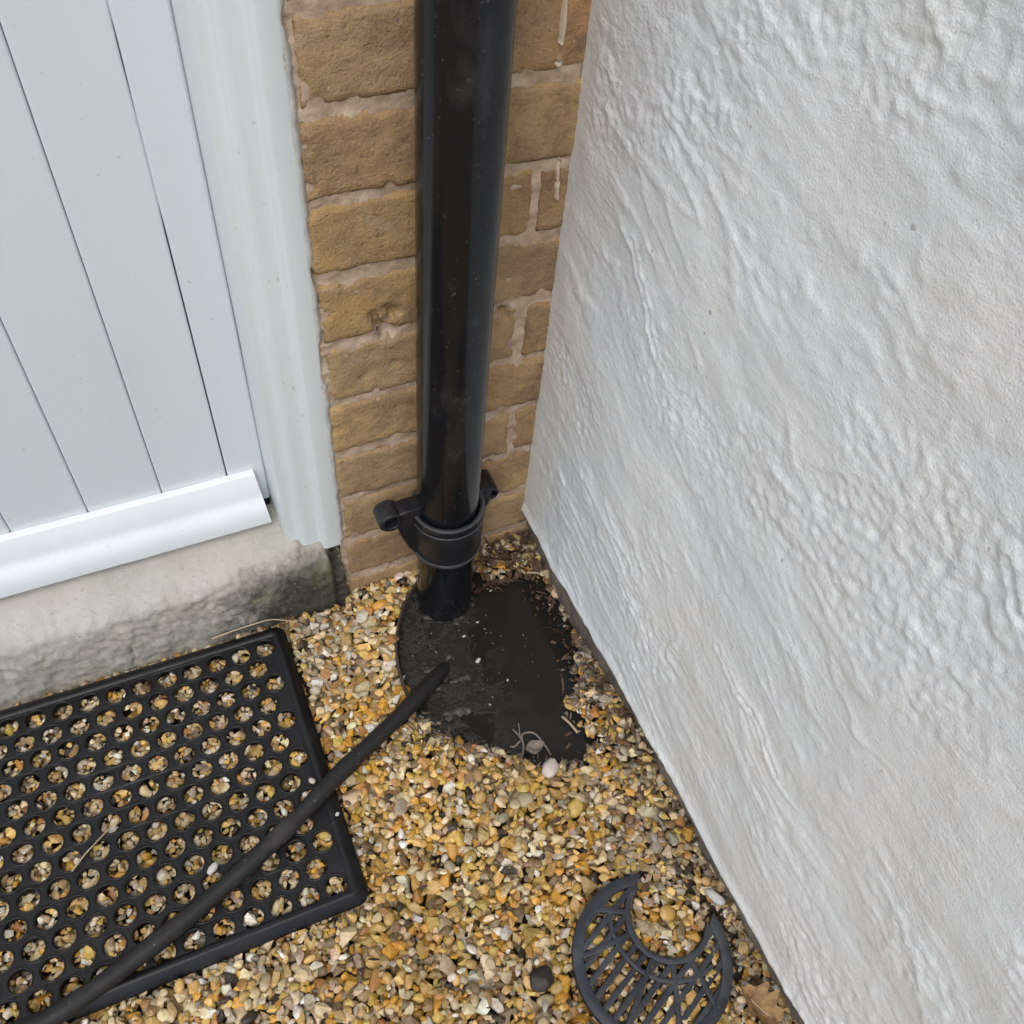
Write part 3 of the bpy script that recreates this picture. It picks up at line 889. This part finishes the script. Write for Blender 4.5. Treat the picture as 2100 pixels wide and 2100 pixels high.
def plate(name, lp, z0, z1, bev=.0008):
    P = [gp(u, v) for u, v in lp]
    bm = bmesh.new()
    a = [bm.verts.new((p.x, p.y, z0)) for p in P]; b = [bm.verts.new((p.x, p.y, z1)) for p in P]
    f1 = bm.faces.new(a); f2 = bm.faces.new(b[::-1])
    for i in range(len(P)):
        j = (i + 1) % len(P)
        bm.faces.new((a[j], a[i], b[i], b[j]))
    bmesh.ops.recalc_face_normals(bm, faces=bm.faces)
    if bev:
        es = [e for e in bm.edges if abs(e.verts[0].co.z - z1) < 1e-6 and abs(e.verts[1].co.z - z1) < 1e-6]
        bmesh.ops.bevel(bm, geom=es, offset=bev, segments=2, affect='EDGES', profile=.5)
    return bm_mesh(name, bm)
def gpart(name, me):
    o = link(name, me, M['grate'], gt); auto_smooth(me, R(40)); return o
gpart('rim', plate('rim', outer + inner, .0, .0085))
bi = arc((BU, 0), BITE_R, R(72), R(288), 40); bo = arc((BU, 0), BITE_R + .0062, R(288), R(72), 40)
gpart('inner_rim', plate('inner_rim', bi + bo, .0004, .0080))
# parallel bars
bar_dir = Vector((.0436, .0201)).normalized()
ba = math.atan2(bar_dir.dot(bper), bar_dir.dot(bdir))
e1 = Vector((math.cos(ba), math.sin(ba))); e2 = Vector((-e1.y, e1.x))
def bars(e1, e2, offs, wd, z0, z1, name='bar', rmax=.0720, span=None):
    for s in offs:
        if abs(s) >= rmax: continue
        L = math.sqrt(rmax ** 2 - s * s)
        ts = np.linspace(-L, L, 161); run = []
        for t in list(ts) + [None]:
            ok = False
            if t is not None:
                q = e1 * t + e2 * s
                ok = ((q - Vector((BU, 0))).length > BITE_R + .004) and not (q.x > BU and abs(q.y) < BITE_R + .003)
                if span: ok = ok and span(q)
            if ok: run.append(t)
            else:
                if len(run) > 6:
                    a, b = run[0], run[-1]
                    lp = [e1 * a + e2 * (s - wd), e1 * b + e2 * (s - wd), e1 * b + e2 * (s + wd), e1 * a + e2 * (s + wd)]
                    gpart(name, plate(name, [(q.x, q.y) for q in lp], z0, z1, .0005))
                run = []
bars(e1, e2, [-.066 + .0122 * i for i in range(12)], .0028, .0012, .0074)
# ribs: two splayed from the inner rim, and a mid ring
for aa in (112, 140, 180, 207, 232):
    c, s = math.cos(R(aa)), math.sin(R(aa))
    q0 = Vector((BU, 0)) + Vector((c, s)) * (BITE_R + .004)
    t = .0; q = q0.copy()
    while q.length < .0715: q += Vector((c, s)) * .001
    nn = Vector((-s, c)) * .0026
    gpart('rib', plate('rib', [tuple(q0 - nn), tuple(q - nn), tuple(q + nn), tuple(q0 + nn)], .0008, .0079, .0005))
mi = arc((BU, 0), .0575, R(112), R(248), 40); mo_ = arc((BU, 0), .0620, R(248), R(112), 40)
gpart('mid_ring', plate('mid_ring', mi + mo_, .001, .0077))

# ------------------------------------------------------------------ gravel (uncountable): settled stone by stone, joined
def hull_proto(npt, flat, seed, rnd):
    r = np.random.default_rng(seed)
    bm = bmesh.new()
    for i in range(npt):
        v = r.normal(size=3); v /= np.linalg.norm(v)
        v = np.sign(v) * np.abs(v) ** rnd
        v *= r.uniform(.82, 1.0)
        bm.verts.new((v[0], v[1], v[2]))
    res = bmesh.ops.convex_hull(bm, input=list(bm.verts))
    bmesh.ops.delete(bm, geom=[g for g in res['geom_interior'] if isinstance(g, bmesh.types.BMVert)], context='VERTS')
    bm.verts.ensure_lookup_table()
    lo = np.min([v.co[:] for v in bm.verts], 0); hi = np.max([v.co[:] for v in bm.verts], 0)
    for v in bm.verts:
        for i in range(3): v.co[i] = (v.co[i] - (lo[i] + hi[i]) / 2) / (hi[i] - lo[i]) * 2
    bmesh.ops.triangulate(bm, faces=bm.faces)
    bmesh.ops.recalc_face_normals(bm, faces=bm.faces)
    bm.verts.index_update()
    V = np.array([v.co[:] for v in bm.verts]); F = np.array([[v.index for v in f.verts] for f in bm.faces])
    bm.free()
    return V, F
def ico_proto(seed):
    bm = bmesh.new(); bmesh.ops.create_icosphere(bm, subdivisions=2, radius=1.0)
    V = np.array([v.co[:] for v in bm.verts]); F = np.array([[v.index for v in f.verts] for f in bm.faces]); bm.free()
    r = np.random.default_rng(seed); k = r.normal(size=(5, 3)) * 1.4; ph = r.uniform(0, 6, 5)
    d = 1 + .10 * np.sin(V @ k.T + ph).sum(1) / 2
    V = V * d[:, None]
    V = np.sign(V) * np.abs(V) ** .88
    return V / np.abs(V).max(0), F
PROTO = [hull_proto(n_, 0, s_, .9) for s_, n_ in enumerate([11, 12, 13, 15, 12, 14, 16, 18, 22, 13])] + [ico_proto(50 + i) for i in range(4)]
PSM = [False] * 10 + [True] * 4
PW = np.array([1.0] * 10 + [.35] * 4); PW /= PW.sum()

GX0, GX1, GY0, GY1, CELL = -1.22, .014, -.98, -.001, .0015
gxs = np.arange(GX0, GX1, CELL); gys = np.arange(GY0, GY1, CELL)
GXm, GYm = np.meshgrid(gxs, gys, indexing='ij')
Hf = floor_z(GXm, GYm)
SDm = poly_sd(POOL, GXm, GYm)
ca, sa = math.cos(MAT_A), math.sin(MAT_A)
Um = (GXm - MAT_X) * ca + (GYm - MAT_Y) * sa; Vm = -(GXm - MAT_X) * sa + (GYm - MAT_Y) * ca
ceil = np.full(GXm.shape, 1.0)
ceil[(Um < .003) & (Vm < .003) & (Vm > -MAT_H - .003)] = .0015
ceil[(Um < -.018) & (Vm < -.018) & (Vm > -MAT_H + .018)] = .0088
dg_ = np.hypot(GXm - GR_C.x, GYm - GR_C.y); db_ = np.hypot(GXm - BITE_C.x, GYm - BITE_C.y)
ceil[(dg_ < GR_R + .002) & (db_ > BITE_R)] = .0042
ceil[(dg_ < GR_R - .012) & (db_ > BITE_R + .008)] = .0105
stepm = (GYm > -.0165) & (GXm < -.236)
rimd = np.hypot(GXm - RIM_C[0], GYm - RIM_C[1])
avoid = stepm | (SDm < -.010) | ((np.abs(rimd - RIM_R) < .004) & (GXm < -.13) & (GYm > -.17)) | (np.hypot(GXm - XP, GYm - YP) < RP + .004)
inpool_left = (SDm < -.001) & (rimd < RIM_R) & (GYm > -.165) & (GXm < -.12)
avoid |= inpool_left
# hose corridor: stones stay below it
for (hx0, hy0, hz0), (hx1, hy1, hz1) in zip(HOSE[:-1], HOSE[1:]):
    t = np.clip(((GXm - hx0) * (hx1 - hx0) + (GYm - hy0) * (hy1 - hy0)) / ((hx1 - hx0) ** 2 + (hy1 - hy0) ** 2), 0, 1)
    dd = np.hypot(GXm - hx0 - t * (hx1 - hx0), GYm - hy0 - t * (hy1 - hy0))
    zz_ = hz0 + t * (hz1 - hz0) - .0095
    m_ = dd < .0085
    ceil[m_] = np.minimum(ceil[m_], np.maximum(zz_[m_], -.012))

PALETTE = np.array([(.70, .575, .36), (.66, .44, .145), (.50, .35, .15), (.60, .325, .05), (.47, .24, .08), (.31, .275, .215), (.055, .04, .028), (.78, .73, .62), (.53, .40, .28), (.24, .165, .085), (.52, .45, .32), (.60, .43, .11)])
W_GOLD = np.array([.24, .25, .11, .15, .05, .008, .04, .06, .02, .10, .03, .12])
W_PALE = np.array([.30, .17, .14, .05, .03, .05, .03, .11, .10, .06, .10, .04])
W_GREY = np.array([.18, .10, .18, .03, .03, .14, .07, .08, .06, .14, .17, .02])
N = 46000
inst = [[] for _ in PROTO]
H = Hf.copy()
nxg, nyg = H.shape
a_ = np.clip(np.exp(rng.normal(math.log(.0050), .42, N)), .0017, .0110)
b_ = a_ * rng.uniform(.50, .92, N)
c_ = a_ * rng.uniform(.30, .64, N)
yaw = rng.uniform(0, 2 * math.pi, N)
tx = rng.normal(0, .28, N); ty = rng.normal(0, .28, N)
pid = rng.choice(len(PROTO), N, p=PW)
cand = rng.random((N, 4, 2))
order_small = np.argsort(-a_ + rng.normal(0, .002, N))
for q in order_small:
    best = None
    for cx, cy in cand[q]:
        i = int(cx * (nxg - 1)); j = int(cy * (nyg - 1))
        if avoid[i, j]: continue
        h = H[i, j] - Hf[i, j] * .999
        if best is None or h < best[0]: best = (h, i, j)
    if best is None: continue
    _, i, j = best
    a, b, c = a_[q], b_[q], c_[q]
    w_ = int(a / CELL) + 1
    i0, i1, j0, j1 = max(i - w_, 0), min(i + w_ + 1, nxg), max(j - w_, 0), min(j + w_ + 1, nyg)
    dx = (np.arange(i0, i1) - i)[:, None] * CELL; dy = (np.arange(j0, j1) - j)[None, :] * CELL
    cs, sn = math.cos(yaw[q]), math.sin(yaw[q])
    r2 = ((dx * cs + dy * sn) / a) ** 2 + ((-dx * sn + dy * cs) / b) ** 2
    mk = r2 < 1.0
    sub = H[i0:i1, j0:j1]
    hv = sub[mk]
    sup = .62 * hv.max() + .38 * hv.mean()
    zc = sup + c * .72
    top = zc + c
    if top > ceil[i0:i1, j0:j1][mk].min(): continue
    if top - Hf[i, j] > .027: continue
    dome = zc + c * np.sqrt(np.clip(1 - r2, 0, 1))
    sub[mk] = np.maximum(hv, dome[mk])
    inst[pid[q]].append((gxs[i], gys[j], zc, q))
VV = []; FF = []; CC = []; SS = []; off = 0
for pi_, lst in enumerate(inst):
    if not lst: continue
    V0, F0 = PROTO[pi_]
    L = np.array([l[:3] for l in lst]); Q = np.array([l[3] for l in lst], int)
    S = np.stack([a_[Q], b_[Q], c_[Q]], -1)
    v = V0[None] * S[:, None, :]
    cx, sx_ = np.cos(tx[Q])[:, None], np.sin(tx[Q])[:, None]
    v = np.stack([v[..., 0], v[..., 1] * cx - v[..., 2] * sx_, v[..., 1] * sx_ + v[..., 2] * cx], -1)
    cy, sy_ = np.cos(ty[Q])[:, None], np.sin(ty[Q])[:, None]
    v = np.stack([v[..., 0] * cy + v[..., 2] * sy_, v[..., 1], -v[..., 0] * sy_ + v[..., 2] * cy], -1)
    cz, sz_ = np.cos(yaw[Q])[:, None], np.sin(yaw[Q])[:, None]
    v = np.stack([v[..., 0] * cz - v[..., 1] * sz_, v[..., 0] * sz_ + v[..., 1] * cz, v[..., 2]], -1)
    v = v + L[:, None, :]
    k = len(V0)
    VV.append(v.reshape(-1, 3)); FF.append((F0[None] + (np.arange(len(L)) * k)[:, None, None]).reshape(-1, 3) + off)
    off += len(L) * k
    SS.append(np.full(len(L) * len(F0), PSM[pi_]))
    gx_, gy_ = L[:, 0], L[:, 1]
    pale = sm(-.20, -.06, gy_ + .03 * pn(gx_ * 14, gy_ * 14, 201)) * sm(.02, -.10, gx_) + .75 * sm(-.33, -.42, gx_)
    grey = sm(-.075, -.01, gx_ + .03 * pn(gx_ * 12, gy_ * 12, 203))
    pale = np.clip(pale, 0, 1) * (1 - grey)
    wts = W_GOLD[None] * (1 - pale - grey)[:, None] + W_PALE[None] * pale[:, None] + W_GREY[None] * grey[:, None]
    wts = np.clip(wts, 0, None); cum = np.cumsum(wts / wts.sum(1, keepdims=True), 1)
    ci = np.minimum((rng.random(len(L))[:, None] > cum).sum(1), len(PALETTE) - 1)
    damp = 1.0 + .22 * fbm(gx_ * 6, gy_ * 6, 210, 3, .5)
    colr = PALETTE[ci] * (rng.uniform(.62, 1.22, len(L)) * np.clip(damp, .75, 1.15))[:, None] * (1 + rng.normal(0, .025, (len(L), 3)))
    CC.append(np.repeat(np.clip(colr, .01, .85), k, 0))
VV = np.concatenate(VV); FF = np.concatenate(FF); CC = np.concatenate(CC); SS = np.concatenate(SS)
me = np_mesh('gravel', VV, FF)
at = me.attributes.new('stone', 'FLOAT_COLOR', 'POINT')
at.data.foreach_set('color', np.concatenate([CC, np.ones((len(CC), 1))], 1).astype(np.float32).ravel())
me.polygons.foreach_set('use_smooth', SS.astype(bool))
gv = link('gravel', me, M['pebble'])
tag(gv, 'loose golden and cream gravel covering the ground', 'gravel', kind='stuff')

def ground_at(x, y):
    i = int((x - GX0) / CELL); j = int((y - GY0) / CELL)
    return float(H[max(0, min(i, nxg - 1)), max(0, min(j, nyg - 1))])

# ------------------------------------------------------------------ brown litter (uncountable)
V = []; F = []
def flake(x, y, z, L, Wd, yaw_, tl, curl):
    b0 = len(V)
    rot = Euler((tl, random.uniform(-.6, .6), yaw_)).to_matrix()
    n = 4
    for i in range(n + 1):
        t = i / n - .5
        hw = Wd * (.25 + .75 * math.sin(math.pi * (i + .4) / (n + .8)))
        for s in (-1, 1):
            p = rot @ Vector((t * L, s * hw * .5, curl * (t * t * 4) * L * .3 + .0004 * s))
            V.append((x + p.x, y + p.y, z + p.z))
        p = rot @ Vector((t * L, 0, curl * (t * t * 4) * L * .3 - .0006)); V.append((x + p.x, y + p.y, z + p.z))
    for i in range(n):
        a = b0 + i * 3
        F.extend([(a, a + 1, a + 4, a + 3), (a + 1, a + 2, a + 5, a + 4), (a + 2, a, a + 3, a + 5)])
for i in range(190):
    x = random.uniform(-.085, .006); y = random.uniform(-.062, -.004)
    if (x + .123) ** 2 + (y + .0485) ** 2 < .040 ** 2 or random.random() < (-.02 - y) * 12 * (x < -.03): continue
    flake(x, y, max(ground_at(x, y), WATER_Z) + random.uniform(.001, .009), random.choice((.004, .007, .010, .022)) * random.uniform(.7, 1.3), random.choice((.0012, .003, .006, .009)) * random.uniform(.7, 1.2), random.uniform(0, 6.3), random.uniform(-.8, .8), random.uniform(-1.5, 1.5))
for i in range(150):
    y = -.05 - abs(random.gauss(0, .24)); x = .006 - abs(random.gauss(0, .016))
    flake(x, y, max(ground_at(x, y), WATER_Z) + random.uniform(.0005, .004), random.choice((.003, .005, .009, .02)) * random.uniform(.7, 1.3), random.choice((.001, .003, .005)) * random.uniform(.7, 1.3), random.uniform(0, 6.3), random.uniform(-.6, .6), random.uniform(-1.5, 1.5))
for i in range(80):
    t = random.choice(POOL[14:28]); x = t[0] + random.gauss(0, .012); y = t[1] + random.gauss(0, .012)
    flake(x, y, max(ground_at(x, y), WATER_Z) + .0012, random.uniform(.005, .015), random.uniform(.001, .004), random.uniform(0, 6.3), random.uniform(-.3, .3), random.uniform(-.6, .6))
for i in range(60):
    x = random.uniform(-.5, -.02); y = random.uniform(-.7, -.3)
    flake(x, y, ground_at(x, y) + .001, random.uniform(.005, .016), random.uniform(.001, .005), random.uniform(0, 6.3), random.uniform(-.4, .4), random.uniform(-.8, .8))
lt = link('leaf_litter', py_mesh('leaf_litter', V, F), M['litter'])
tag(lt, 'scraps of brown dead leaf caught along the foot of the white wall', 'leaf litter', kind='stuff')

V = []; F = []
for i in range(230):
    t = POOL[random.randint(15, 28)] * random.uniform(.0, 1.0) ; k_ = random.randint(15, 27); f_ = random.random()
    t = POOL[k_] * (1 - f_) + POOL[k_ + 1] * f_
    x = t[0] + random.gauss(0, .007); y = t[1] + random.gauss(0, .007)
    if x > .008: continue
    flake(x, y, max(ground_at(x, y), WATER_Z) + random.uniform(.0004, .002), random.choice((.002, .004, .006, .012)) * random.uniform(.7, 1.3), random.choice((.001, .0025, .004)) * random.uniform(.7, 1.3), random.uniform(0, 6.3), random.uniform(-.4, .4), random.uniform(-1, 1))
for i in range(60):
    x = random.uniform(-.20, -.05); y = random.uniform(-.20, -.09)
    flake(x, y, WATER_Z + .0003, random.uniform(.001, .004), random.uniform(.0006, .0015), random.uniform(0, 6.3), 0, 0)
lt = link('plant_debris', py_mesh('plant_debris', V, F), M['scrap'])
tag(lt, 'pale grey scraps of plant debris washed up along the front edge of the black water', 'debris', kind='stuff')

# silt and scum standing just out of the water round the pipe foot and hose end
sxs = np.arange(-.206, -.060, .0018); sys_ = np.arange(-.215, -.060, .0018)
Xq, Yq = np.meshgrid(sxs, sys_, indexing='ij')
msk = np.maximum(sm(.062, .02, np.hypot(Xq - XP, (Yq - YP) * .9)), sm(.055, .012, np.hypot((Xq + .163) * .9, Yq + .145)))
msk = np.maximum(msk, .8 * sm(.05, .012, np.hypot(Xq + .165, Yq + .195)))
msk = msk * sm(RIM_R - .002, RIM_R - .012, np.hypot(Xq - RIM_C[0], Yq - RIM_C[1]))
nz = fbm(Xq * 38, Yq * 38, 501, 5, .6)
Zq = WATER_Z - .0040 + msk * (.0042 + .0050 * nz) + .0007 * fbm(Xq * 190, Yq * 190, 507, 2, .6) * msk
sl = link('silt', np_mesh('silt', np.stack([Xq, Yq, Zq], -1).reshape(-1, 3), grid_faces(len(sxs), len(sys_))), M['silt'], smooth=True)
tag(sl, 'dark wet silt and scum round the foot of the drainpipe and the hose end', 'silt', kind='stuff')

# ------------------------------------------------------------------ single small things
def stone(name, loc, size, m, label, cat, seed, group=None, rot=(0, 0, 0)):
    V0, F0 = hull_proto(60, 0, seed, .85)
    me = np_mesh(name, V0 * np.array(size) * .5, F0)
    o = link(name, me, m); o.location = loc; o.rotation_euler = rot
    b = o.modifiers.new('b', 'BEVEL'); b.width = min(size) * .08; b.segments = 2; b.limit_method = 'ANGLE'
    return tag(o, label, cat, group)
stone('stone', (-.099, -.308, ground_at(-.099, -.308) + .004), (.024, .018, .013), M['pale_stone'], 'large pale pinkish stone at the front edge of the black water', 'stone', 301, rot=(.1, .1, .6))
stone('stone', (-.1985, -.4985, ground_at(-.1985, -.4985) + .003), (.026, .023, .016), M['black_stone'], 'round black stone on the gravel left of the grate', 'stone', 302)
stone('stone_chip', (-.4600, -.2795, .0165), (.0135, .008, .006), M['white'], 'white stone chip on the mat touching the hose', 'stone chip', 303, rot=(0, 0, .7))
stone('stone_chip', (-.3300, -.2725, .0155), (.005, .004, .004), M['white'], 'tiny white chip on the right border of the mat', 'stone chip', 304)
stone('stone_chip', (-.3440, -.2275, .0145), (.009, .006, .005), M['pale_stone'], 'pale chip on the mat edge just above the hose', 'stone chip', 305, rot=(0, 0, 2.2))
stone('stone_chip', (-.0050, -.4985, ground_at(-.005, -.4985) + .004), (.010, .024, .009), M['white'], 'long white chip between the grate and the white wall', 'stone chip', 306, rot=(0, .2, .5))

# pale twig on the mat
tw = link('twig', tube('twig', [(-.5870, -.2290, .0140), (-.5720, -.2170, .0150), (-.5560, -.2065, .0152), (-.5400, -.1955, .0148)], lambda t: .0010 - .0005 * t, 8, True, 5), M['straw'], smooth=True)
tag(tw, 'thin pale twig lying across the holes of the rubber mat', 'twig')
rt = link('root_strand', tube('root_strand', [(-.402, -.0175, .012), (-.375, -.0185, .016), (-.352, -.0185, .0165), (-.332, -.0195, .016), (-.312, -.0255, .010), (-.298, -.032, .002)], lambda t: .0012 - .0006 * t, 8, True, 6), M['straw'], smooth=True)
tag(rt, 'dry fibrous strand between the step and the top corner of the mat', 'strand')
sk = link('straw', tube('straw', [(-.0545, -.2500, WATER_Z + .002), (-.0500, -.2620, WATER_Z + .003), (-.0470, -.2755, WATER_Z + .0035)], .0016, 8, True, 4), M['straw'], smooth=True)
tag(sk, 'short straw stalk lying at the right edge of the black water', 'straw')
sk = link('straw', tube('straw', [(-.0135, -.0570, .0), (-.0070, -.0600, .001), (.0010, -.0645, .001)], .0012, 8, True, 4), M['straw'], smooth=True)
tag(sk, 'pale stalk in the litter at the far corner of the water', 'straw')

# grey plant scrap standing out of the water near its front edge
ps = empty('plant_scrap', (-.107, -.262, WATER_Z))
tag(ps, 'grey curled dead plant scrap half out of the black water', 'plant scrap')
def pt(du, dv, z=.002): return (-.107 + du, -.262 + dv, WATER_Z + z)
part('stem', tube('stem', [pt(-.014, -.018), pt(-.006, -.008, .004), pt(-.004, .004, .005), pt(-.008, .018, .004)], .0011, 7, True, 5), M['scrap'], ps, True)
part('stem', tube('stem', [pt(.020, -.026), pt(.018, -.012, .004), pt(.012, .004, .006), pt(.0, .008, .005), pt(-.004, .0, .004)], .0011, 7, True, 5), M['scrap'], ps, True)
part('stem', tube('stem', [pt(-.004, .006, .004), pt(-.001, .016, .005), pt(.001, .022, .004)], .0008, 7, True, 4), M['scrap'], ps, True)
part('stem', tube('stem', [pt(-.006, .002, .004), pt(-.014, -.002, .004), pt(-.019, .000, .003)], .0013, 7, True, 4), M['scrap'], ps, True)
def leaf_mesh(name, L, Wd, curl, fold, n=12, m=7, th_=.0006, lob=.0):
    bm = bmesh.new(); P = {}
    for s in (0, 1):
        for i in range(n + 1):
            t = i / n
            hw = Wd * .5 * (math.sin(math.pi * min(1, t * .94 + .05)) ** .75) * (1 + lob * math.sin(t * 21))
            for j in range(m + 1):
                v = j / m * 2 - 1
                x = (t - .5) * L; y = v * hw
                z = curl * (t - .45) ** 2 * L * 2 + fold * abs(v) ** 1.5 * hw + .0012 * math.sin(9 * t + 4 * v)
                P[s, i, j] = bm.verts.new((x, y, z - s * th_))
    for i in range(n):
        for j in range(m):
            bm.faces.new((P[0, i, j], P[0, i + 1, j], P[0, i + 1, j + 1], P[0, i, j + 1]))
            bm.faces.new((P[1, i, j], P[1, i, j + 1], P[1, i + 1, j + 1], P[1, i + 1, j]))
    return bm_mesh(name, bm)
part('leaf_shred', (lambda me: me)(leaf_mesh('leaf_shred', .022, .016, .6, .5)), M['scrap'], ps, True).location = (-.101, -.274, WATER_Z + .003)
lf = link('dry_leaf', leaf_mesh('dry_leaf', .046, .034, .25, .75, 26, 9, lob=.22), M['leaf'], smooth=True)
lf.location = (-.020, -.601, ground_at(-.020, -.601) + .006); lf.rotation_euler = (.15, -.25, R(118))
tb = link('stalk', tube('stalk', [(-.024, 0, .002), (-.008, 0, .0016), (.010, 0, .0012), (.028, .002, .006)], .0008, 7, True, 4), M['straw'], lf, True)
tag(lf, 'curled orange brown dry leaf against the foot of the white wall', 'leaf')

# white flecks floating on the water
bits = [(-.1205, -.1085, .0050, 0), (-.1170, -.1455, .0085, .6), (-.0945, -.1830, .0036, 1), (-.1265, -.2045, .0032, 2), (-.0975, -.0960, .0040, 0), (-.0125, -.0545, .0042, 1), (-.0020, -.1055, .0044, 2), (.0015, -.1400, .0042, 0), (-.0640, -.0590, .0040, .4)]
FL = ['white fleck on the water just in front of the drainpipe', 'largest white fleck floating in the middle of the black water', 'small white fleck on open water right of the hose end',
      'tiny white fleck on the water nearest the front gravel', 'white fleck on the water just right of the drainpipe foot', 'white fleck beside the pale stalk in the far corner of the water',
      'white fleck at the water edge under the white wall, upper one', 'white fleck at the water edge under the white wall, lower one', 'white fleck by the brown litter behind the drainpipe']
for i, (x, y, s, a) in enumerate(bits):
    stone('floating_fleck', (x, y, WATER_Z + .0006), (s, s * .55, s * .35), M['white'], FL[i], 'fleck', 320 + i, 'white flecks on the drain water', (0, 0, a))
